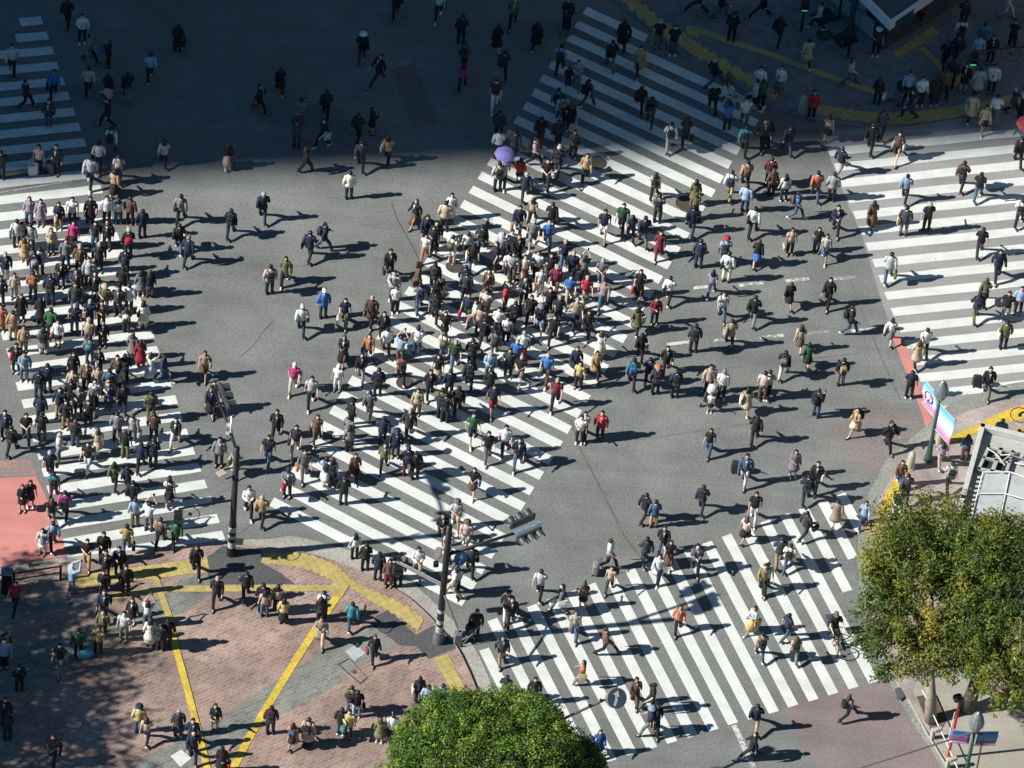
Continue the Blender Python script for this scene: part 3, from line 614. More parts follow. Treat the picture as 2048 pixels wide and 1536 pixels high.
# ---- kiosk top right, with slatted fence
def kiosk():
    e = empty('police_box', G(1820, 30, KZ), label='small flat-roofed kiosk with white roof edge at the top right', cat='kiosk')
    W = mat('white_kiosk_fascia', (.62, .64, .64), .5, var=.08, vscale=3); D = mat('dark_kiosk_roof', (.07, .09, .10), .6, var=.25, vscale=2); GL = mat('blue_grey_glass', (.08, .13, .17), .15, .2)
    z = 2.6; C = [G(1781, 47, z), G(1731, -4, z), G(1660, -75, z), G(1800, -190, z), G(1980, -90, z)]
    C = [Vector((p.x, p.y, z))-e.location for p in C]; c0 = sum(C, Vector())/5; c0.z = C[0].z
    def ring_(f, z): return [Vector((c0.x+(p.x-c0.x)*f, c0.y+(p.y-c0.y)*f, z)) for p in C]
    zt = C[0].z
    mb = MB(); o, i = ring_(1, zt), ring_(.93, zt); ob, ib = ring_(1, zt-.45), ring_(.93, zt-.1)
    vs = o+i+ob+ib; n = 5; fs = []
    for k in range(n): j = (k+1) % n; fs += [(k, j, n+j, n+k), (2*n+k, 2*n+j, j, k), (n+k, n+j, 3*n+j, 3*n+k)]
    mb.add(vs, fs); mb.build('roof_edge', W, e)
    mb = MB(); v = ring_(.93, zt-.1); mb.add(v, [tuple(range(n))]); mb.add(ring_(1, zt-.45), [tuple(range(n-1, -1, -1))]); mb.build('roof', D, e)
    mb = MB()
    for p, q in (((.1, .3), (.5, .8)), ((.3, .1), (.8, .3))): a = C[0].lerp(C[2], p[0]).lerp(C[4], p[1]); b_ = C[0].lerp(C[2], q[0]).lerp(C[4], q[1]); mb.tube([Vector((a.x, a.y, zt)), Vector((b_.x, b_.y, zt))], .05, 6)
    mb.build('roof_pipe', GRY, e)
    mb = MB(); a, b_ = ring_(.66, -.0), ring_(.66, zt-.44); mb.add(a+b_, [(k, (k+1) % n, n+(k+1) % n, n+k) for k in range(n)]); mb.build('wall', mat('dark_kiosk_wall', (.06, .07, .08), .7), e)
    for k in (4, 0):
        a = ring_(.67, .3); b2 = ring_(.67, zt-.7); j = (k+1) % n
        for s in (.12, .55):
            q = [a[k].lerp(a[j], s), a[k].lerp(a[j], s+.32), b2[k].lerp(b2[j], s+.32), b2[k].lerp(b2[j], s)]
            mb = MB(); mb.add(q, [(0, 1, 2, 3)]); mb.build('window', GL, e)
    # lettering band on the fascia: short white strokes on a dark plate
    mb = MB(); a, b2 = C[4], C[0]; d = (a-b2).normalized(); nn = Vector((d.y, -d.x, 0)); mb.box(b2+d*.9+nn*.02+Vector((0, 0, -.24)), (1.1, .03, .3), axes=Matrix((d, nn, Vector((0, 0, 1)))).transposed()); sgp = mb.build('sign_plate', mat('dark_name_plate', (.03, .05, .07), .5), e)
    # steps / plinth
    P = [G(1767, 95, .3), G(1877, 26, .3), G(2010, -60, .3), G(1860, -200, .3), G(1640, -90, .3)]; P = [p-e.location for p in P]
    mb = MB(); lo = [Vector((p.x, p.y, 0)) for p in P]; mb.add([Vector((p.x, p.y, .18)) for p in P]+lo, [(0, 1, 2, 3, 4)]+[(5+k, 5+(k+1) % 5, (k+1) % 5, k) for k in range(5)]); mb.build('plinth', mat('dark_plinth_stone', (.09, .085, .085), .8, var=.15, vscale=3), e)
    q = Vector(G(1722, 40, .3))-e.location; mb = MB(); mb.tube([(q.x, q.y, 0), (q.x, q.y, zt-.45)], .22, 18); mb.build('column', mat('pale_blue_column', (.25, .36, .42), .4), e, smooth=True)
kiosk()
a = G(1640, -14, KZ); b = G(1744, 78, KZ); e = empty('slat_fence', a, label='pale vertical slat fence running beside the kiosk at top right', cat='fence')
n = 34; mb = MB()
d = (b-a)/n; rz = math.atan2(d.y, d.x)
for k in range(n): mb.box((a+d*(k+.5))-a+Vector((0, 0, .55)), (d.length*.55, .03, 1.0), rz)
mb.build('slats', mat('pale_fence_slats', (.5, .54, .53), .6), e)
mb = MB(); mb.tube([(0, 0, 1.07), (b-a)+Vector((0, 0, .95))], .04, 6); mb.tube([(0, 0, .12), (b-a)+Vector((0, 0, 0))], .04, 6); mb.build('rails', GRY, e)
b = G(1700, 62, KZ); e = empty('lamp_pole', b, label='plain dark pole standing at the slat fence beside the kiosk', cat='pole')
mb = MB(); mb.tube([(0, 0, 0), (0, 0, 4.5)], [.13, .1], 12); mb.build('pole', GRN, e); mb = MB(); mb.rings([(0, 0, 0, .2, .2), (0, 0, .1, .18, .18)], 12); mb.build('base_collar', GRN, e)
b = G(1677, 36, KZ); e = empty('lamp_pole', b, label='thin dark pole behind the slat fence at the top edge', cat='pole')
mb = MB(); mb.tube([(0, 0, 0), (0, 0, 3.5)], .05, 10); mb.build('pole', BLK, e); mb = MB(); mb.rings([(0, 0, 0, .1, .1), (0, 0, .08, .08, .08)], 10); mb.build('base_collar', BLK, e)
for p, lb_ in (((1588+60, 34), 'dark square ground mat near the fence at the top edge'), ((1690, 78), 'dark square ground mat at the foot of the slat fence')):
    c = G(*p, KZ); mb = MB(); mb.box((0, 0, .012), (.95, .8, .02), .6, bev=.005); o = mb.build('floor_mat', mat('black_rubber', (.02, .022, .025), .7), None); o.location = c; tag(o, lb_, 'mat')
# ---- low building at the right edge
def annex():
    z = 3.4; e = empty('station_annex', G(1965, 952, KZ), label='low building with pale roof frame and glass skylight at right edge', cat='building')
    C = [G(1965, 853, z), G(1926, 996, z), G(1900, 1090, z), G(2250, 1170, z), G(2290, 930, z)]; C = [p-e.location for p in C]; zt = C[0].z
    W = mat('pale_roof_metal', (.50, .50, .47), .5, .05, var=.12, vscale=3); R = asphalt('weathered_roof_sheet', (.38, .38, .35), .2, .2, crack=False); Dk = mat('roof_opening_dark', (.02, .02, .025), .8)
    n = 5; lo = [Vector((p.x, p.y, 0)) for p in C]
    mb = MB(); mb.add(C+lo, [(n+k, n+(k+1) % n, (k+1) % n, k) for k in range(n)]); mb.build('wall', mat('pale_wall_panel', (.42, .42, .40), .7, var=.1, vscale=2), e)
    mb = MB(); f = [Vector((p.x, p.y, zt-.22)) for p in C]; mb.add(f, [tuple(range(n))]); mb.build('roof', R, e)
    mb = MB()
    for k in range(n): a, b_ = C[k], C[(k+1) % n]; mb.box((a+b_)/2+Vector((0, 0, -.06)), ((b_-a).length+.2, .2, .3), math.atan2((b_-a).y, (b_-a).x), bev=.02)
    mb.build('parapet', W, e)
    def L(px, py, dz=0): p = G(px, py, z+dz)-e.location; return p
    fr = [L(1978, 892), L(2026, 902), L(2012, 945), L(1958, 936)]
    mb = MB(); mb.add([Vector((p.x, p.y, zt-.2)) for p in fr], [(0, 1, 2, 3)]); mb.build('roof_opening', Dk, e)
    mb = MB()
    def bar(a, b_, w=.09): mb.box((a+b_)/2+Vector((0, 0, -.08)), ((b_-a).length+w, w, .12), math.atan2((b_-a).y, (b_-a).x))
    for k in range(4): bar(fr[k], fr[(k+1) % 4], .12)
    bar(fr[0].lerp(fr[1], .5), fr[3].lerp(fr[2], .5), .16); bar(fr[0].lerp(fr[3], .5), fr[1].lerp(fr[2], .5))
    mb.build('opening_frame', mat('green_grey_frame', (.36, .37, .31), .6, var=.15, vscale=6), e)
    mb = MB()
    for k in range(12): a = L(1958-2.2*k, 950+9*k); mb.box(a+Vector((.3, 0, -.12)), (.7, .1, .05), .1)
    mb.build('louvres', mat('lilac_grey_louvres', (.45, .44, .48), .6), e)
    mb = MB()
    for a, b_ in ((L(1975, 896), L(2010, 930)), (L(1990, 910), L(2048, 918)), (L(2000, 925), L(2040, 905)), (L(2030, 925), L(2100, 950))): mb.tube([a+Vector((0, 0, -.02)), (a+b_)/2+Vector((0, 0, .15)), b_+Vector((0, 0, -.02))], .03, 6)
    mb.build('roof_pipes', LGT, e)
    for q, m in (([(1968, 946), (2018, 946), (2010, 985), (1960, 985)], 0), ([(2021, 946), (2100, 975), (2095, 1010), (2013, 985)], 0), ([(1955, 989), (2008, 989), (1998, 1035), (1945, 1035)], 0), ([(2012, 989), (2095, 1015), (2080, 1060), (2002, 1035)], 0)):
        mb = MB(); mb.add([L(x, y)+Vector((0, 0, -.04)) for x, y in q], [(0, 1, 2, 3)]); mb.build('skylight_pane', mat('milky_skylight_glass', (.40, .42, .42), .3, var=.15, vscale=2), e)
    mb = MB()
    for a, b_ in (((1966, 944), (2020, 944)), ((2020, 944), (2100, 973)), ((1955, 987), (2010, 987)), ((2010, 987), (2098, 1012)), ((2020, 944), (2000, 1040)), ((1966, 944), (1942, 1040))): mb.tube([L(*a), L(*b_)], .03, 6)
    mb.build('skylight_frame', mat('white_rail', (.7, .7, .68), .5), e)
annex()
# ---- unseen tower shading the crossing's top, its lean shaped to fit the shadow edge
def tower(loc_, sx, sy, h, label, lean=0, rz=0):
    e = empty('office_tower', loc_, rz, label=label, cat='building')
    n = NT('tower_wall', .6); m = n.out(n.scale((.3, .3, .3), n.rng(n.noise(.3, 3), .3, .7, .85, 1.1)))
    mb = MB(); vs = [(-sx, 0, 0), (0, 0, 0), (0, sy, 0), (-sx, sy, 0), (-sx, -lean, h), (0, -lean, h), (0, sy, h), (-sx, sy, h)]
    mb.add(vs, [(3, 2, 1, 0), (4, 5, 6, 7), (0, 1, 5, 4), (1, 2, 6, 5), (2, 3, 7, 6), (3, 0, 4, 7)]); mb.build('wall', m, e)
    mb = MB(); g = mat('tower_glass', (.05, .07, .09), .15, .3); n_ = int(h//4)
    for k in range(n_): z = 2+k*4; mb.box((.01, sy/2, z), (.06, sy*.94, 1.8))
    mb.build('window_bands', g, e)
    mb = MB(); mb.box((-sx/2, sy/2, h+.6), (sx*.9, sy*.9-1, 1.2)); mb.build('roof_plant', GRY, e)
dirv = Vector((math.cos(SUN_AZ), math.sin(SUN_AZ), 0))
P0 = G(-10, SHADE_Y0, 0)-dirv*TOWER_D
tower(P0, 45, 75, 150, 'tall office tower left of the frame that shades the top', LEAN)

def block(x0, y0, x1, y1, h, label):  # unseen blocks added around the frame to dim sky light in the shade
    e = empty('sky_dimming_block', ((x0+x1)/2, (y0+y1)/2, 0), label=label, cat='building'); sx, sy = x1-x0, y1-y0
    n = NT('block_wall', .7); m = n.out(n.scale((.10, .11, .12), n.rng(n.noise(.3, 3), .3, .7, .8, 1.15)))
    mb = MB(); mb.box((0, 0, h/2), (sx, sy, h)); mb.build('wall', m, e)
    g = mat('block_glass', (.03, .045, .06), .12, .2); mb = MB()
    for k in range(int(h//4)):
        mb.box((0, 0, 2.2+k*4), (sx+.06, sy*.96, 1.9)); mb.box((0, 0, 2.2+k*4), (sx*.96, sy+.06, 1.88))
    mb.build('window_bands', g, e); mb = MB(); mb.box((0, 0, h+.5), (sx*.9, sy*.9, 1.)); mb.build('roof_plant', GRY, e)
block(-70, 62, -6, 110, 75, 'added dark glass block dimming sky light, beyond the top of the picture, left part')
block(0, 66, 70, 110, 90, 'added dark glass block dimming sky light, beyond the top of the picture, right part')
block(52, -40, 95, 60, 80, 'added dark glass block dimming sky light, off the right side of the picture')
# ================================================================ trees
def leafmat(name, cols, tr=.25):
    n = NT(name, .6); tc = n.t.nodes.new('ShaderNodeAttribute'); tc.attribute_name = 'leafcol'
    cr = n.t.nodes.new('ShaderNodeValToRGB'); el = cr.color_ramp.elements
    el[0].position = 0; el[0].color = (*cols[0], 1); el[1].position = 1; el[1].color = (*cols[-1], 1)
    for i, c in enumerate(cols[1:-1]): x = el.new((i+1)/(len(cols)-1)); x.color = (*c, 1)
    n.L(tc.outputs['Fac'], cr.inputs[0]); n.L(cr.outputs[0], n.b.inputs['Base Color'])
    td = n.t.nodes.new('ShaderNodeBsdfTranslucent'); ms = n.t.nodes.new('ShaderNodeMixShader'); ms.inputs[0].default_value = tr
    n.L(cr.outputs[0], td.inputs[0]); n.L(n.b.outputs[0], ms.inputs[1]); n.L(td.outputs[0], ms.inputs[2])
    n.L(ms.outputs[0], n.t.nodes['Material Output'].inputs[0]); return n.m
def leaves(name, centers, rads, per, size, m, parent, colfun, seed=1, flat=.5, spray=None):
    """centers: clump centres; every clump is a loose ball of small folded leaf faces"""
    r = np.random.default_rng(seed); V = []; C = []
    for c, R, cv in zip(centers, rads, colfun):
        n = int(per*R*R)
        d = r.normal(size=(n, 3)); d /= np.linalg.norm(d, axis=1)[:, None]; rr = R*(.45+.62*r.random(n)**.6); q = d*rr[:, None]*np.array([1, 1, .75])
        if spray is not None:                                     # stretch the clump along its twig
            ax = np.array(c)-np.array(spray); ax /= np.linalg.norm(ax)+1e-6; ax = ax+r.normal(size=3)*.35; ax /= np.linalg.norm(ax); t = (q@ax)[:, None]; q = q*.62+ax*t*1.3
        p = np.array(c)+q
        nr = d*.7+r.normal(size=(n, 3))*.55+np.array([0, 0, .45]); nr /= np.linalg.norm(nr, axis=1)[:, None]
        a = np.cross(nr, r.normal(size=(n, 3))); a /= np.linalg.norm(a, axis=1)[:, None]; b = np.cross(nr, a)
        s = size*(.6+.8*r.random(n))[:, None]; a = a*s; b = b*s*flat
        V.append(np.stack([p-a, p+b+nr*s*.15, p+a, p-b+nr*s*.15], 1).reshape(-1, 3)); C.append(np.repeat(np.clip(cv+r.normal(size=n)*.09, 0, 1), 4))
    V = np.concatenate(V); C = np.concatenate(C); nq = len(V)//4
    me = bpy.data.meshes.new(name); me.vertices.add(len(V)); me.vertices.foreach_set('co', V.ravel().astype('f')); me.loops.add(nq*4); me.loops.foreach_set('vertex_index', np.arange(nq*4, dtype='i'))
    me.polygons.add(nq); me.polygons.foreach_set('loop_start', np.arange(0, nq*4, 4, dtype='i')); me.polygons.foreach_set('loop_total', np.full(nq, 4, dtype='i')); me.update(calc_edges=True)
    at = me.attributes.new('leafcol', 'FLOAT', 'POINT'); at.data.foreach_set('value', C.astype('f'))
    return link(name, me, m, parent)
BARK = mat('pale_bark', (.30, .26, .20), .9, var=.25, vscale=7); BARKD = mat('dark_bark', (.07, .055, .045), .9, var=.3, vscale=7)
def limbs(e, H0, top, R, n, m, seed, r0=.2, bend=(0, 0)):
    r = random.Random(seed); mb = MB(); mb.tube([(0, 0, 0), (bend[0]*.3, bend[1]*.3, H0*.4), (bend[0], bend[1], H0)], [r0*1.25, r0, r0*.75], 12); tr = mb.build('trunk', m, e, smooth=True); mb = MB(); tips = []
    for k in range(n):
        a = 2*PI*k/n+r.uniform(-.4, .4); f = r.uniform(.5, .95); z = H0+(top-H0)*r.uniform(.35, .95); s = Vector((bend[0], bend[1], H0*r.uniform(.75, 1)))
        t = Vector((bend[0]+math.cos(a)*R*f, bend[1]+math.sin(a)*R*f, z)); md = s.lerp(t, .5)+Vector((r.uniform(-.3, .3), r.uniform(-.3, .3), .35)); mb.tube([s, md, t], [r0*.45, r0*.28, r0*.1], 7); tips.append(t)
        for _ in range(3): q = md.lerp(t, r.random()); t2 = q+Vector((r.uniform(-1, 1), r.uniform(-1, 1), r.uniform(.1, .9)))*R*.28; mb.tube([q, t2], [r0*.16, r0*.05], 5); tips.append(t2)
    mb.build('limbs', m, e, smooth=True); return tips
# round camphor tree at the bottom
topc = G(987, 1593, 5.6); b = Vector((topc.x, topc.y, KZ))
e = empty('round_tree', b, label='dense bright green round tree at the bottom of the picture', cat='tree')
limbs(e, 2.4, 6, 3, 8, BARKD, 3, .22)
r = np.random.default_rng(3); cs = []; rs = []; cv = []
R0 = 4.2
for i in range(3600):
    d = r.normal(size=3); d /= np.linalg.norm(d); 
    if d[2] < -.35: d[2] *= -.5; d /= np.linalg.norm(d)
    lump = 1+.045*math.sin(3.1*d[0]+5*d[1])+.05*math.sin(7*d[0]-4*d[2]+2)
    f = (.85+.165*r.random())*lump if i < 3000 else r.uniform(.55, .86)
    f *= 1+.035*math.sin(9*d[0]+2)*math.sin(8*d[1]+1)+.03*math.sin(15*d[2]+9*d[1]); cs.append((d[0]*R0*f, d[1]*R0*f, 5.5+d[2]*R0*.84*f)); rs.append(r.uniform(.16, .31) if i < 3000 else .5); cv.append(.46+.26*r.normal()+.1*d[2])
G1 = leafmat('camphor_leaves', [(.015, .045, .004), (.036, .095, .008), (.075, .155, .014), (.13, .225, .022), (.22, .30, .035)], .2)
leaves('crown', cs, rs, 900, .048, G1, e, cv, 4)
# yellowing trees at right
G2 = leafmat('turning_leaves', [(.015, .034, .005), (.034, .068, .007), (.078, .118, .011), (.15, .165, .016), (.26, .22, .024), (.48, .34, .035)], .18)
def loose_tree(label, base, crown_px, H, R, Rz, n, seed, bark, trunk_h, warm=.35, r0=.2, group='turning street trees', per=520):
    b = G(*base, KZ); c = G(*crown_px, H); off = c-b; e = empty('street_tree', b, label=label, cat='tree', group=group)
    limbs(e, trunk_h, H+Rz*.5, R, 10, bark, seed, r0, (off.x*.6, off.y*.6))
    r = np.random.default_rng(seed); cs = []; rs = []; cv = []
    sh = r.normal(size=(14, 3)); sh /= np.linalg.norm(sh, axis=1)[:, None]
    while len(cs) < n:
        d = r.normal(size=3); d /= np.linalg.norm(d); k = max(float(np.max(sh@d)), 0); f = r.uniform(.3, 1)**.55*(.62+.42*k**4)
        if d[2] < -.5: continue
        p = (off.x+d[0]*R[0]*f, off.y+d[1]*R[1]*f, H-KZ+d[2]*Rz*f); cs.append(p); rs.append(r.uniform(.26, .60))
        yel = .5+.5*math.sin(1.1*p[0]+.7*seed)*math.sin(.9*p[1]+seed); cv.append(.10+.42*r.random()+warm*1.15*yel**2+(.40 if r.random() < .05 else 0))
    leaves('crown', cs, rs, per, .072, G2, e, cv, seed, .4, spray=(off.x*.6, off.y*.6, H-2.6)); return e
_l = limbs
def limbs(e, H0, top, R, n, m, seed, r0=.2, bend=(0, 0)): return _l(e, H0, top, max(R) if isinstance(R, tuple) else R, n, m, seed, r0, bend)
loose_tree('leafy tree with pale trunk and yellow patches at lower right', (1861, 1441), (1858, 1185), 6.0, (3.15, 4.35), 2.4, 620, 21, BARK, 3.2, .34)
loose_tree('darker green leafy tree with dark trunk at the right edge', (1934, 1418), (2008, 1208), 6.6, (3.7, 4.9), 2.5, 760, 33, BARKD, 3.4, .22, .26)
# leaning trunk trees left of the frame: only their dappled shade reaches the plaza
def shade_tree(label, px, py, H, R, n, seed):
    g = G(px, py, 0); d = Vector((math.cos(SUN_AZ), math.sin(SUN_AZ), 0)); b = g-d*(H/math.tan(SUN_EL)); e = empty('plane_tree', (b.x, b.y, KZ), label=label, cat='tree', group='trees left of the frame')
    _l(e, 3.2, H+1, R, 9, BARKD, seed, .25)
    r = np.random.default_rng(seed); cs = []; rs = []; cv = []
    for i in range(n):
        dd = r.normal(size=3); dd /= np.linalg.norm(dd); f = r.random()**.4; cs.append((dd[0]*R*f, dd[1]*R*f, H+dd[2]*R*.6*f)); rs.append(r.uniform(.4, .75)); cv.append(.25+.2*r.random())
    leaves('crown', cs, rs, 60, .13, G2, e, cv, seed)
shade_tree('leafy tree left of the frame shading the plaza corner', 60, 1330, 8.5, 3.8, 330, 51)
shade_tree('leafy tree left of the frame shading the lower plaza edge', 50, 1500, 8.5, 3.8, 330, 52)
shade_tree('leafy tree left of the frame shading the guard rail', -10, 1215, 8.5, 3.0, 150, 53)
shade_tree('leafy tree left of the frame shading the left plaza edge', -60, 1400, 8.5, 3.4, 260, 54)
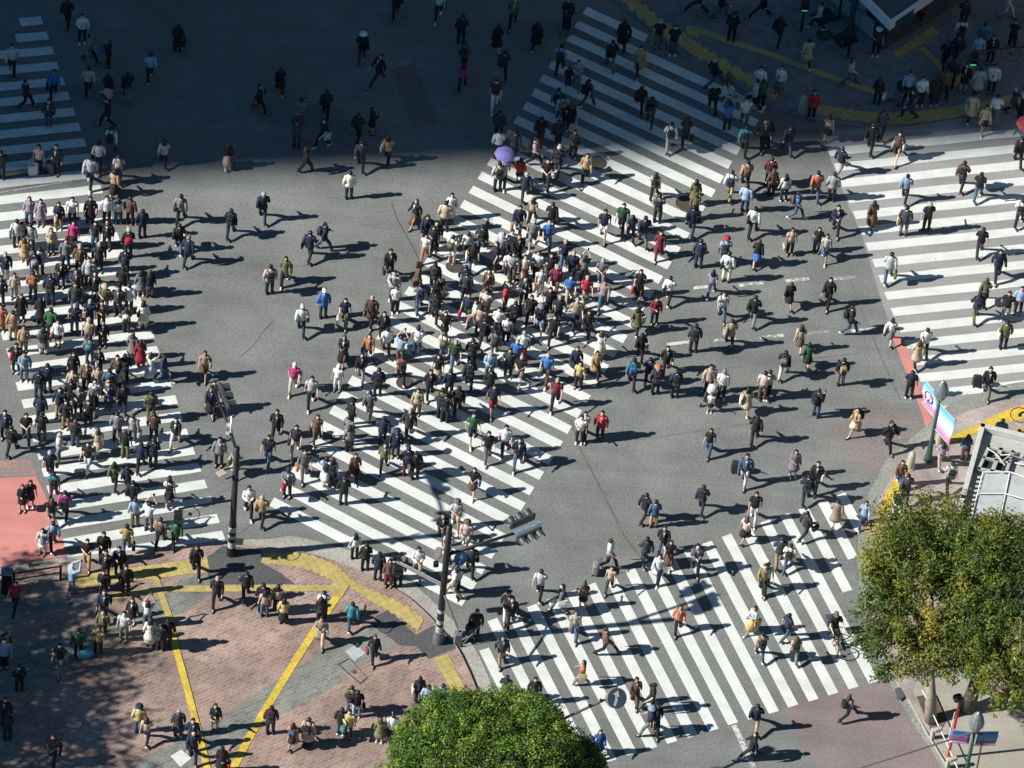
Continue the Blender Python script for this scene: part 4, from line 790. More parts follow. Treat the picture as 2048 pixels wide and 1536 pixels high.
# people seen in the photograph: head position in a 4x enlarged tile, heading, pose, top, bottom, extras
DATA = {
'00': '''98 372 s w ws kp
660 130 s s ws kp
722 292 e w gc kp
872 335 w p kj kp L Hq
1428 212 n s kc kp Hk
1205 440 n w as kp
430 575 s w qs kp Hk
208 655 e w kj kp Tg
710 550 n w bs kp
865 605 n w kj ps L
1022 590 n w kj gp Bk
865 810 w u kj kp
390 810 s s hj jp
895 1030 n w ws jp Bn
790 1150 s w ws np Ck
722 1265 s w ws np Ck Vk
310 1175 s s pt kp L
450 1175 s s nj kp
950 1255 n w lw jp Bb
918 1375 n w tj ks
1315 1130 n w lj kp L
1825 1155 n w kw bs Hk
10 1220 n s kj kp
540 5 n w kj kp
''',
'01': '''235 55 s s uj jp L
325 75 s s uc up L
470 100 s s nh tp L Hb
580 60 s s wt kp
725 55 s s kc kp L Tp
858 50 s s ws kp
950 60 n s wt jp L
1045 52 n s dj kp
1142 155 n s nj np
1450 35 n w gh kp Xk
1850 150 n w nj np Bk
135 235 n s wj kp Tv
205 230 n s kj kp Bk
245 265 n s lh kp
590 250 s s xj kk Hr
765 255 s s kt jp L
860 240 s s kj hp
410 305 s s bj hp L
1030 310 n s kj kp Cy Br
195 380 n s tc kk L
1435 270 n w kj jp Hy
1510 372 n w nj np Cg
530 395 s s gj np
640 435 s s dj kp G
795 425 s s hj kp G
320 460 n s lh kp
275 490 n s kj jp Bu
42 500 s s nj lp G
1005 470 n s nj kp Bn
715 545 s s lj kp Hf
490 560 s s kj np Hk
610 635 s s hj kp
265 650 n s oj np Bo
115 665 s s bj up L
403 675 n s nj np Bk
985 610 n s kj kp
1130 640 n s gc lk L
1200 640 n s kj hk L
762 655 s s kj kk L Tl
605 745 s s hh jp
840 760 s s ft jp Cb
945 770 s s hj kp
1035 750 n s wh kp
5 690 s s nj kp
170 835 s s kc kp L
325 860 n s kc kp L
720 880 s s nt np G
815 890 s s dj kp L
600 915 s s nt jp G
1150 885 n s cc wp L Xk
410 945 n s vj fp
10 920 s s oc kp
105 965 n s tj tp
1015 935 n s dj kp L Bw
710 1030 s s bt jp Cb
825 1045 s s kj kp L
465 1040 s s wj kk L Ho
190 1085 s s tj fp L
350 1095 n s gc wp L Bk
720 1170 n s gj hp Bi
1065 1140 n s gc gs L
1130 1200 n s rc mp L
130 1230 s u kj kp Hr
195 1300 s s aj jp
790 1270 s s kj kp L Hu
590 1300 s s kj kp L
1210 1300 ne u wt ws L
1310 1315 e w nj jp
940 1325 s s dj kp
1000 1310 n s kj kp Bk
1640 1290 s w bt dk L Ty
380 1390 n s nj np
310 1445 n s nj np Bk
695 1380 s s dj kp L
785 1410 s s bc kp L
580 1435 s s bj kp L
945 1410 n s cj kp L
875 1430 n s jj kp
870 1510 s s yj kp
760 1515 s s wt kp L
1715 1530 s w gt kp
''',
'02': '''325 100 n s nj kp
480 50 s s nj tp
630 35 s s gj np
745 0 s s gt kp L
870 0 s s jj jp L
570 -20 n s kj kp
530 150 s s kj tp
710 150 s s kt kp L Tg
988 20 n w kj kp
1212 75 n s fj fp Bk
40 230 s s nj kp Hk
210 255 s w kt kp
335 250 n s kt dp Hd
92 350 n w kj kp Bk
605 300 n s hj jp L Bk
940 240 n s gj kp
1065 258 n s lh jp Hw
1235 245 n s dj kp
1410 290 s w kj wp L
475 410 w s lt jp G
785 370 n w bt bk L
705 485 s w kt wp
1005 385 n s kt fp
1130 485 n w nj kp
1230 450 n s kj kp Bk
400 550 n w nt kp G Hf
915 640 n w fj kp L
1020 670 n w nh kp L
430 720 n w it mp Bk
1065 790 n w kj np
1358 765 n w wt kk Ck Bk
245 790 s s kt kk L
180 825 s s kj kk L
520 870 n w xj kp Bn
1690 40 s w nj ks L
1760 445 s s gj kp
1885 540 n w bc bk L Ty
1995 835 s w ws kp Xk
415 930 n w kt gp L
1085 930 n p as fp
1195 960 n u wt gp
425 1115 n w as kp
340 1175 s s wj wk L Bk
1285 1085 n w bj kp Bd
1015 1140 n w yt jp Hk
1410 1110 n w vj kp
830 1205 s s kj kp
700 1260 s w kt tp
955 1320 s s nj kp
850 1350 s s kj kp
1575 1310 s w kj kp Bk
575 1455 ne u aj gp N
1010 1470 s s kj kp
830 1510 s s kj kp
''',
'03': '''120 80 s r rt kp
835 130 s w nj np Hk
1060 195 s s kj kk L
1185 215 n u wt jp L
825 290 s s fj kp
995 305 s s lt fp
790 425 s s yt kp
630 435 n s vj kp Tj
1205 355 n s cc cs L
1345 360 n s kj kp
1290 395 n s kj kp Bk
480 560 s w kt gp
155 720 n s kj kp
35 520 s s aj kp
20 500 ne u kj kp
40 990 s s kj kp
60 1110 n s kj kp
1115 1050 n s yj jp Cn
1175 1145 n w bt kp L
1430 1085 n s hc kp N
1545 1160 s w nj np
1550 1260 s w nj np N
1725 1040 s s kj bk L
425 1290 s w dt kp Tk
1780 1380 n s kc cs L Hr
1740 25 s w kj kp G
1975 -20 n w kj kp
''',
'10': '''1130 -80 s w kj kp
1475 -60 s w wt kp Tv
858 280 n w kj hp Cw
1655 135 n p kj kp
1940 215 n w kc kk
985 460 sw r kj np
1675 345 n w fj kp Bk
1990 410 n r nj kp
200 550 n w kc kp L
1662 520 n w xj kp L
1925 655 s w mt wp
35 690 e w kj kp Hr
568 738 n w kj kp
365 800 n p gj jp
335 970 n u hj hp
548 970 sw w kt kp Ta
825 920 n w kj kp
938 875 e s kj kk
1955 900 n s nj kp
1950 1055 n s ws kp
850 1140 n w hj kp
1060 1100 n w tj kp L Tl
405 1190 ne w kj kp L
755 1385 n s cj np
1950 1310 n s cw np Bk
1990 1275 s w us np U
''',
'11': '''62 18 n w nj np G
555 260 e w nj np Bn
435 328 n w nj np Tk
240 535 s w fc kp L Ty
118 600 n s pj np Bk
1285 75 sw w kj ds
1570 28 s s wj ws L
1522 90 n p bj kp
1375 205 s w nj np Bk
1448 250 s s kj kp
1425 290 s s nt kp L
1365 355 s w wt op L
1580 362 ne p ct wh Bf
1700 330 n s wt kk
1815 278 n w hj jp Bk
1970 350 s s lt np Cl
1745 425 n w kt jp Tw
1930 420 w p kt kp
2035 495 n w wt kp
1080 475 s w kj kp Hk
1110 650 s s lj jp Bw
1305 575 e s dc ks L
1435 580 n w hj jp Bk
1680 600 n s nj kp
1690 660 n s hj np
1868 635 s s dj dp L
1318 745 n w ut jp Bn
1455 725 n s kt jp L
1495 710 n w lt kp L
2005 762 e s rt np
1125 765 s s wt kp L
1440 830 n w ht kp Bk
1855 765 n s fj dp L
1845 800 s s ct gp
548 800 n s qj hp Cw
718 870 s w nt fp L Hw
930 850 s w dc kp G
372 925 n w ws np Cw Ht
1705 830 s w nt vh Hr
1765 885 w w wt gp
1800 930 n s bt kp
1948 940 s s ws np
1030 975 s s kj kp L
1520 975 s p kt kk L
1055 1100 n w wt dp Hf
1300 1095 n s wt jp Cn Hk
1835 1025 n w kj kp Bk
2015 1015 s s wt np L
1165 1165 n u at dp
1920 1120 n w gj fp Bh
708 1165 s w kj ks L
910 1155 s w oj jp L Hv
1515 1140 n w ct jp Bf
1600 1205 s w vt jp G
1740 1190 n s kj kp Bk
2035 1270 s s ht hp
1175 1320 n w ot kp Bk
850 1305 s w kj up L
1465 1320 s s kt bk L
1880 1290 s p as jp G
1718 1360 n w nj np Bk
1885 1430 n s kj kp
310 1388 s w xt cp Cw Tw
662 1400 s s wt wp L Cc
985 1425 n s nj kp Bk
1400 1440 s w kj kp L
1558 1435 n s nj kp
450 1495 s w wt kp
''',
'12': '''1300 55 s s bj dp L
1495 50 n s fj kp Bn
1625 35 n w kj kp Bk
1525 90 n s hj kp Bk
1910 25 s w nt mh
170 225 s w kj kp
915 70 n w gj tp
770 135 ne s kj kp Ck
750 270 ne s gj kp
495 265 s w dt dp L Hk
325 350 s w nt bp Hn
1025 275 n w nj np
1235 215 s w hj hp G
1745 250 s w vt nh
2005 350 s w wt np
755 345 n p gj kp L
1130 380 s s nj np Cn
105 430 s w nt jp By
1865 400 s w kt gp 
1035 490 s w fj kp L
1222 520 n s kj mp Cn Bn
1285 555 n s kj kp Tw
395 545 s w gt gp Ho
800 575 s w dc kp L Hr
565 595 n w at ws Bn
620 610 n w lt kp L Bk
260 690 s s gj kp Cn Hr
710 755 n p kj hp
1750 690 s w kt dk L Tq
50 910 n w tj kp G
1500 1055 s w kj kp
1610 945 s w wt bh Cg
1690 1110 s w pt bh Cf
1545 1200 s w wt wp L
800 1210 n s wt kp L
885 1290 n p kj kp
990 1360 n s nj kp
1075 1420 s s dj mp L
1150 1410 n s hj kp
1305 1325 s w ws bp
1730 1310 n w hj kp Hk
1615 1480 s w wt kp L
''',
'13': '''60 75 n s kj kp Ho
75 130 n s pt jp L
180 85 n p bt kp L
228 190 n p yj ks L
548 135 n s wt kp Bq
525 185 n s kj kp L Bk
775 225 n w ij jp
525 345 s w bc bp Tw
955 490 s w kj kp L Hr
1770 285 s s kj kp
1980 495 s w hj tp Xw
1315 820 n s hj kp L Tw
1385 890 n s as kp
1500 880 n s as kp
125 1055 n s mj kp Bk
300 1190 n w oc kk L Bj
425 1150 n s bc kp Bk
690 1070 n s kj jp Hu
750 1090 s s yj kp Hi
770 895 n s fj jp Bk
815 930 n s kt ap Hk
1000 1150 n s fc kk L
1100 1120 n s wt kp
2025 140 s w kj wp
1600 -40 w w wt bp
2010 810 n w nj kp
''',
'20': '''25 0 s w fj kp
455 5 s s kj kp
210 190 n w kc kp Tq
905 175 n w kc kp Hk
810 340 n w kj gp
1035 390 s w tc np
400 370 n w as kp Bn
535 500 s w ut gp L
460 545 n s kj kp Q
620 650 ne w kt jp Bk
375 720 n w ij jp Bk
410 775 n w lw kp Bg
480 830 n w kc hp L Hb
240 950 n w kj mp
380 975 n w kj kp
505 1060 s p hw kp L
1040 690 n r kj kp
1125 790 n w hj hp Bk
1280 995 n w ws lp Bn
1405 955 n w kt kp Hk
1190 175 s s kt fp G
1310 220 s s kt jp Hr
1780 110 n p kj kp
1500 -100 w r kj kp
2010 -60 w r kj kp
1690 -70 e w kj jp
1640 480 ne r kj jp G
1745 590 ne w dt wp L
1630 690 n w kj kp G
1745 835 n u qt np
1880 800 s w wt jp
1995 552 s w wc lp
1960 650 w w lj kp Hk
2015 650 n s vt kp
1880 1020 n w ij kp Bk
2032 970 s w kj kp
30 1060 n w hj kp
195 1115 e w ps kp Bk
380 1185 n w nj hp Cc Bk
75 1275 n s rj kk L
290 1290 s w kt kp Tc
605 1245 s w tj kp L
120 1395 n w nj np G
1155 1395 n w bw kp L Bk
1480 1450 n s fc kp L
1890 1300 n w tj kp Bd
1765 1380 n w ws tp Bn
1885 1490 n s aw np
''',
'21': '''175 60 n w bt kp L
68 128 s w nj gp Ho
330 100 n w kj kp
180 235 s w gt gh G
300 250 s w qt jp G
750 160 s w nt wh
897 112 s w vt np
970 200 n w nt kp L Tl
1070 210 n w nj gp
1185 30 n s gt kp Bk
1457 125 n w nj np Hk
1950 135 n w ws kp Xk
1195 330 s w mc mp L
1515 395 n s nj np Hk
1720 378 n w at kp Cr Bk
1980 395 n w kj qk
60 355 s w kj hp
430 400 s w nt jp G
215 490 s p wt kp
320 510 s s kt hp
495 495 s w nt np G Xr
590 525 n u gt kp L
730 550 s w gt gp G
110 520 s w ct ds L
240 625 s s wt wp L Hy
15 500 s s lt gp
365 605 s w mt dp G
1035 640 s w kt ks L Hr
1270 690 n w ws kp Xk
1615 640 n w ut jp L
1740 495 n s ws cp Xk
475 685 s w qt bp
605 690 s w rt bp G
745 725 s w ps jp
110 695 s s hj kp Bk
310 785 s w kt kp
160 845 s w kt kp
385 850 s w nt np G
1160 860 s s mj kp
1015 930 n w fc kp L Hw
1700 815 s w wt jp Bk
1950 845 n w kj gp
525 870 s w bt np G
235 920 s w nt ah Cg Br
620 965 s w kc kp L
345 1005 s w kt kp Hg
30 890 n w kj kp Bk
1475 1070 n s hj kp Bk
1765 1035 n w bj np Tb
1045 1145 n w kj kp L Hw
720 1125 n w wt cs L
100 1135 s s wt rp G
45 1200 s s qt np G
1250 1250 s w kj kp L Tc
80 1325 s w kt gh G
290 1310 s w qt dp G
525 1255 s w nc kp L
685 1290 s w tc kp L
550 1375 s s yt kp L
980 1345 n w ij np Bq
1110 1340 n w nj kp
1170 1405 n s hj kp Co Bk
1325 1440 n s nj kp Bk
1595 1400 s s bj kp
1700 1440 s s wt kp Cg
2030 1450 n s pt dp
365 1510 s w mt kp G
5 320 s s wt kp
1480 20 n s ft kk
''',
'22': '''590 240 s w ct kp L
560 270 s s wt kp
725 235 s s rj kp
1965 265 n w kj kp
1595 375 s w kt jp L
65 450 s w kj jp Bq
1885 580 s w jj wp Sk
1535 825 n w nj np Bk
1960 885 s w kt wp
1080 890 ne w kj kp Hk
1155 945 n s jj tp
1885 1075 ne w pt kk L
1225 1155 s w kj jp
1085 1240 n w hh jp
1275 1270 s w kt ds
795 1260 e w wt kp Sg
1490 1300 s w gj kp Bk
1185 1380 s w wc kp L
800 1475 s w bt vp L
235 1500 n w lt kp
2030 1460 s w yj kp
1600 85 s s wt kk Q
1895 40 n w bc bk L Tw
''',
'23': '''405 85 w w gj gp Tw
585 65 n p dt kk L
515 295 s w ct jp L
775 430 e r dj kp
1350 250 s w oj kp L
1945 260 sw w ws ys Tt
2010 465 n w bt jp Bk
575 690 w w ot gp L Ty
190 830 s s kj kp
1000 830 s w dj dp L
1135 880 w w kt kp Ck
1120 1065 w w nt gp Ca
1165 1045 s w kj kp
710 1250 s w qc kp L
1970 1025 n r nj tp
1930 1270 w r kj kp
5 190 s w kj kp
''',
'30': '''108 130 n r kj kp
425 35 w w ls kp
330 312 n r bc kp
660 225 n w kj kp
890 240 s p ht kp Cw
680 480 e w ps jp L
112 545 s p wj gs L
900 635 n s kj kp L Hw
375 740 s p rj kp
1145 590 s s as kp
1245 630 s s ws kp
1165 735 w w kj kp
1360 630 n s kc kp
1440 560 n w dj kp
1490 490 n s kj kp
1595 525 s s kj kk
1705 555 n s lc kp
1820 530 s p wj kp
1445 335 n w kj kp
1535 290 n w nj np
1560 165 n s ws np Bk
1740 195 n s ij kp
1700 300 s s aj gp
1810 300 s s kj kp
1985 180 s s kt kp L
1590 10 n w hj kp
1940 -60 e w ps pp
1240 -20 s s rj mp
1655 760 n w bc kp Ta
1755 860 s w bc kk
1845 770 n w ws gp
1990 715 e w nj kp G
935 880 n r hj kp
845 1000 n w kj kp Hk
500 935 n w bj kk Bb
185 1015 n w nj jp
1055 1085 s r dt kk L Tw
610 1180 ne r nj gp
1575 1305 n w dj kp Bk
1710 1395 n w kt jp
1120 1410 n w as kp
35 1275 n s mj kp Bk
50 1365 n s dj kp L
150 1410 n s wt np L
405 1385 n w oj jp
535 1395 n s lw kp
10 970 n s kj kp
2035 1110 n w kj kp
''',
'31': '''250 15 e w qt jp Bd
568 125 s w nj np
855 85 n w dc ds L
1115 130 n s hj gp Ty
1300 100 n s kt kp G
2040 70 n w ws kp Bk
1725 300 n w kt hp
200 305 s s bt kp L Hb
415 300 s s kt np L Tw
478 355 s w lt jk L
992 500 n w lj jp Hf
1865 480 s w nh np
190 735 n w kj kk
505 705 s w kj kp L
1755 705 n w fj kk L
1695 820 n w nj fp Bn
1935 815 s s kt gp
2035 775 s s as kp
680 925 e w kj jp Bk
275 1080 n w bt dk L
335 1220 n w vc kk
1000 1025 n w wt gk Tw
1278 1105 n w wt kp
1215 1200 n w bc kp L
1918 1045 n s fj np Tc
145 1285 n w kj wp Bg
610 1345 n s kj gp Bt
20 1440 n w bt kp
1160 1445 n s nt kp
1785 1420 s w kj gp Sk
''',
'32': '''412 55 ne p kj jp Bk
722 210 sw w tc ck L Bk
992 315 se w kj kp
228 545 s p uc uk
405 640 s w kj kp Tw
330 740 n w nj np Bk
565 940 n w bc wp
790 955 s w aj jp L
332 1025 ne r hj kp Hk
115 1240 n w hj tp
185 1295 n w cj jp Bk
1880 295 n s as np
2010 380 n s kj kp
1605 420 n s jj dp L
1410 480 n w ut bp L
1480 640 n w wt kp Bk
1080 630 s w dj jp L
1125 735 n w hj kp
1060 865 s w kt wp
1270 880 n w kj kp N
5 1450 s w ct kp
''',
'33': '''175 315 ne w nt jp
235 500 n w bt gp L Bk
670 955 ne r gj kp L Bk
''',
}
# ================================================================ people
COLR = dict(k=((.013, .013, .016), 'black'), n=((.017, .024, .055), 'navy'), h=((.045, .047, .055), 'charcoal'), g=((.17, .17, .18), 'grey'), l=((.42, .42, .43), 'light grey'), w=((.70, .70, .70), 'white'), c=((.68, .62, .50), 'cream'),
    b=((.45, .36, .26), 'beige'), t=((.42, .27, .14), 'tan'), r=((.40, .025, .035), 'red'), m=((.16, .02, .035), 'maroon'), o=((.42, .16, .08), 'orange'), y=((.47, .38, .16), 'yellow'), v=((.025, .11, .05), 'green'), f=((.13, .14, .06), 'olive'),
    j=((.06, .11, .19), 'denim blue'), a=((.30, .41, .55), 'light blue'), q=((.04, .15, .42), 'bright blue'), p=((.58, .42, .40), 'pink'), u=((.31, .26, .34), 'purple'), d=((.13, .07, .045), 'brown'), i=((.04, .22, .26), 'teal'), x=((.42, .04, .18), 'magenta'), s=((.5, .5, .52), 'silver'), z=((.13, .12, .33), 'violet'))
_fm = {}
def fabric(c, rough=.85):
    if c not in _fm:
        m = bpy.data.materials.new(COLR[c][1].replace(' ', '_')+'_fabric'); m.use_nodes = True; t = m.node_tree; b = t.nodes['Principled BSDF']; b.inputs['Roughness'].default_value = rough
        oi = t.nodes.new('ShaderNodeObjectInfo'); tc = t.nodes.new('ShaderNodeTexCoord'); nz = t.nodes.new('ShaderNodeTexNoise'); nz.inputs['Scale'].default_value = 9; nz.inputs['Detail'].default_value = 3; t.links.new(tc.outputs['Object'], nz.inputs['Vector'])
        a = t.nodes.new('ShaderNodeMapRange'); a.inputs['To Min'].default_value = .6; a.inputs['To Max'].default_value = 1.18; t.links.new(oi.outputs['Random'], a.inputs[0])
        d = t.nodes.new('ShaderNodeMapRange'); d.inputs['From Min'].default_value = .3; d.inputs['From Max'].default_value = .7; d.inputs['To Min'].default_value = .75; d.inputs['To Max'].default_value = 1.2; t.links.new(nz.outputs[0], d.inputs[0])
        mu = t.nodes.new('ShaderNodeMath'); mu.operation = 'MULTIPLY'; t.links.new(a.outputs[0], mu.inputs[0]); t.links.new(d.outputs[0], mu.inputs[1])
        v = t.nodes.new('ShaderNodeVectorMath'); v.operation = 'SCALE'; v.inputs[0].default_value = COLR[c][0]; t.links.new(mu.outputs[0], v.inputs['Scale']); t.links.new(v.outputs[0], b.inputs['Base Color']); _fm[c] = m
    return _fm[c]
SKINS = [mat('skin', (.55, .34, .25), .55, var=.08, vscale=8), mat('fair_skin', (.62, .42, .33), .55, var=.08, vscale=8), mat('tan_skin', (.42, .25, .17), .55, var=.08, vscale=8)]
EYE = mat('eye_dark', (.01, .01, .01), .3)
HAIRM = [mat('black_hair', (.010, .009, .010), .5), mat('dark_brown_hair', (.028, .016, .011), .5), mat('brown_hair', (.085, .045, .025), .5), mat('grey_hair', (.34, .33, .32), .6), mat('light_brown_hair', (.2, .12, .06), .5)]
SHOEM = [mat('black_shoe_leather', (.012, .012, .013), .45), mat('white_shoe', (.72, .72, .70), .6), mat('brown_shoe_leather', (.13, .06, .03), .5)]
PADM = mat('black_bag_nylon', (.018, .018, .022), .6, var=.3, vscale=10)

def pose(k):
    """joint positions for a 1.7 m figure facing -Y; index 0 = figure's left (+x), 1 = right (-x)"""
    P = dict(hip=[(.09, 0, .90), (-.09, 0, .90)], sh=[(.165, .0, 1.395), (-.165, .0, 1.395)], lean=0)
    st = dict(knee=[(.10, -.015, .50), (-.105, -.02, .50)], ank=[(.11, .02, .09), (-.11, .0, .09)], toe=[0, 0])
    w1 = dict(knee=[(.09, -.22, .53), (-.09, .03, .49)], ank=[(.085, -.33, .10), (-.085, .33, .17)], toe=[0, .09])
    w2 = dict(knee=[(.09, .03, .49), (-.09, -.22, .53)], ank=[(.085, .33, .17), (-.085, -.33, .10)], toe=[.09, 0])
    wr = dict(knee=[(.09, -.28, .56), (-.09, .08, .49)], ank=[(.085, -.50, .11), (-.085, .47, .25)], toe=[0, .13])
    sit = dict(knee=[(.12, -.38, .52), (-.12, -.38, .52)], ank=[(.11, -.22, .18), (-.11, -.36, .36)], toe=[0, 0])
    hang = dict(elb=[(.245, .03, 1.13), (-.245, .03, 1.13)], wri=[(.255, -.05, .87), (-.255, -.05, .87)])
    sw1 = dict(elb=[(.235, .11, 1.13), (-.235, -.05, 1.12)], wri=[(.245, .10, .88), (-.235, -.27, .97)])
    sw2 = dict(elb=[(.235, -.05, 1.12), (-.235, .11, 1.13)], wri=[(.235, -.27, .97), (-.245, .10, .88)])
    ph = dict(elb=[(.24, .03, 1.13), (-.22, -.03, 1.13)], wri=[(.25, -.05, .87), (-.07, -.30, 1.24)])
    ph2 = dict(elb=[(.22, -.03, 1.12), (-.22, -.03, 1.12)], wri=[(.06, -.27, 1.16), (-.06, -.28, 1.15)])
    up = dict(elb=[(.23, -.22, 1.40), (-.25, -.20, 1.44)], wri=[(.09, -.34, 1.60), (-.08, -.33, 1.64)])
    one = dict(elb=[(.24, .03, 1.13), (-.33, -.14, 1.52)], wri=[(.25, -.05, .87), (-.32, -.26, 1.78)])
    bar = dict(elb=[(.26, -.18, 1.17), (-.26, -.18, 1.17)], wri=[(.24, -.44, 1.12), (-.24, -.44, 1.12)])
    return {'s': {**P, **st, **hang}, 'w': {**P, **w1, **sw1}, 'v': {**P, **w2, **sw2}, 'r': {**P, **wr, **sw1, 'lean': .06}, 'p': {**P, **st, **ph}, 'q': {**P, **w1, **ph2}, 'u': {**P, **st, **up}, 'o': {**P, **w2, **one}, 'b': {**P, **st, **bar}, 'c': {**P, **sit, **bar}}[k]
def skinbody(k, fem, full=True):
    p = pose(k); g = .90 if fem else 1.0; V = []; E = []; Rr = []
    def v(co, r, par=None):
        V.append(tuple(co)); Rr.append(r if isinstance(r, tuple) else (r, r)); i = len(V)-1
        if par is not None: E.append((par, i))
        return i
    pel = v((0, 0, .93), (.125, .10)); wa = v((0, 0, 1.08), (.105*g, .085), pel); ch = v((0, 0, 1.27), (.125*g, .10), wa); nb = v((0, .01, 1.44), (.055, .055), ch); ne = v((0, 0, 1.50), .048, nb)
    jaw = v((0, -.02, 1.545), (.060, .066), ne); he = v((0, -.005, 1.615), (.084, .096), jaw); v((0, 0, 1.690), (.056, .062), he)
    v((0, -.105, 1.59), .011, he)                                   # nose
    for s in (1, -1): v((s*.084, .005, 1.60), .012, he)              # ears
    for s in (0, 1):
        sh = Vector(p['sh'][s]); sh.x *= g; el = Vector(p['elb'][s]); el.x *= g; wr = Vector(p['wri'][s]); x = 1 if s == 0 else -1
        a = v(sh, .052*g, ch); b_ = v(el, .040*g, a); c = v(wr, .027, b_); d = (wr-el).normalized(); pm = wr+d*.05; q = v(pm, (.026, .034), c)
        side = d.cross(Vector((x, 0, 0))).normalized()
        if side.length < .1: side = Vector((0, 1, 0))
        inn = side.cross(d).normalized()*.3
        for j, (o, ln) in enumerate(((-.027, .060), (-.009, .072), (.009, .068), (.027, .052))):
            f1 = pm+d*.035+side*o; f2 = f1+(d+inn*(.6 if j != 0 else .4)).normalized()*ln*.55; f3 = f2+(d+inn*2.2).normalized()*ln*.5
            i1 = v(f1, .0095, q); i2 = v(f2, .0085, i1); v(f3, .007, i2)
        t1 = wr+d*.03-side*.036; t2 = t1+(d*.8-side*.7).normalized()*.035; i1 = v(t1, .011, c); v(t2, .009, i1)
    for s in (0, 1):
        h = v(p['hip'][s], .085, pel); kn = v(p['knee'][s], .056, h); an = v(p['ank'][s], .037, kn); A = Vector(p['ank'][s]); tz = -.05-p['toe'][s]; v(A+Vector((0, -.13, tz)), (.035, .025), an)
    me = bpy.data.meshes.new('skel'); me.from_pydata(V, E, []); o = bpy.data.objects.new('skel', me); COL.objects.link(o)
    m = o.modifiers.new('k', 'SKIN'); m.use_smooth_shade = True; m.branch_smoothing = .3
    for i, r in enumerate(Rr): me.skin_vertices[0].data[i].radius = r; me.skin_vertices[0].data[i].use_root = (i == 0)
    ss = o.modifiers.new('s', 'SUBSURF'); ss.levels = 1; ss.render_levels = 1
    dg = bpy.context.evaluated_depsgraph_get(); dg.update(); out = bpy.data.meshes.new_from_object(o.evaluated_get(dg)); bpy.data.objects.remove(o)
    out.name = 'person'; bm = bmesh.new(); bm.from_mesh(out); n0 = len(bm.faces)
    for s in (1, -1):                                               # eyes and mouth
        r = bmesh.ops.create_icosphere(bm, subdivisions=1, radius=.009, matrix=Matrix.Translation((s*.03, -.088, 1.606)))
    bmesh.ops.create_cube(bm, size=1, matrix=Matrix.Translation((0, -.083, 1.553)) @ Matrix.Diagonal((.035, .012, .007, 1)))
    bm.faces.ensure_lookup_table()
    for f in bm.faces[n0:]: f.material_index = 1
    bm.to_mesh(out); bm.free()
    for q in out.polygons: q.use_smooth = True
    return out
def wob(mb, a=.008, seed=0):
    r = random.Random(seed); mb.v = [(x+r.uniform(-a, a), y+r.uniform(-a, a), z+r.uniform(-a, a)*.5) for x, y, z in mb.v]; return mb
def top_mesh(k, fem, kind):
    p = pose(k); g = .88 if fem else 1.0; mb = MB(); sk = Vector((0, 0, 0))
    fl = 1.10 if kind in 'jwhc' else 1.07
    rr = [(0, 0, .80, .172, .125), (0, 0, .93, .172*(1.03 if fem else 1), .125), (0, 0, 1.08, .145*g, .108), (0, 0, 1.24, .172*g, .122), (0, 0, 1.35, .188*g, .12), (0, 0, 1.42, .165*g, .10), (0, .005, 1.465, .085, .075), (0, .005, 1.49, .062, .062)]
    if kind == 't': rr = rr[1:]; rr[0] = (0, 0, .88, .165, .122)
    if kind == 's': rr[0] = (0, 0, .90, .160, .118)
    if kind == 'c': rr = [(0, .02, .50, .235, .20), (0, .01, .65, .215, .175)]+rr
    mb.rings([(cx, cy, z, rx*fl, ry*fl) for cx, cy, z, rx, ry in rr], 14, cap=True)
    for s in (0, 1):
        sh = Vector(p['sh'][s]); sh.x *= g; el = Vector(p['elb'][s]); el.x *= g; wr = Vector(p['wri'][s]); inn = sh+Vector((-.05 if s == 0 else .05, 0, .0))
        if kind == 't': e2 = sh.lerp(el, .62); mb.tube([inn, sh+Vector((0, 0, -.02)), e2], [.075*fl, .078*fl, .072*fl], 9)
        else: mb.tube([inn, sh+Vector((0, 0, -.015)), sh.lerp(el, .5), el, el.lerp(wr, .5), wr.lerp(el, .06)], [.07*fl, .075*fl, .064*fl, .058*fl, .05*fl, .044*fl], 9)
    if kind == 'h': mb.rings([(0, .07, 1.42, .10, .055), (0, .085, 1.47, .105, .06), (0, .09, 1.52, .08, .04)], 10)
    wob(mb, .007, hash((k, fem)) % 99)
    if kind == 'j':                                                # shirt and tie showing between the lapels
        y = -.137*1.05; mb.add([(-.042, -.112, 1.45), (.042, -.112, 1.45), (.026, y-.012, 1.33), (0, y-.014, 1.18), (-.026, y-.012, 1.33)], [(4, 3, 2, 1, 0)], 1)
        mb.rings([(0, .003, 1.478, .062, .062), (0, .003, 1.498, .058, .058)], 12, 1)
    else:
        mb.rings([(0, .003, 1.475, .066, .066), (0, .003, 1.498, .060, .060)], 12)
    me = mb.build({'j': 'jacket', 's': 'shirt', 't': 't_shirt', 'h': 'hoodie', 'w': 'sweater', 'c': 'coat'}[kind], [], mesh_only=True)
    for q in me.polygons: q.use_smooth = True
    return me
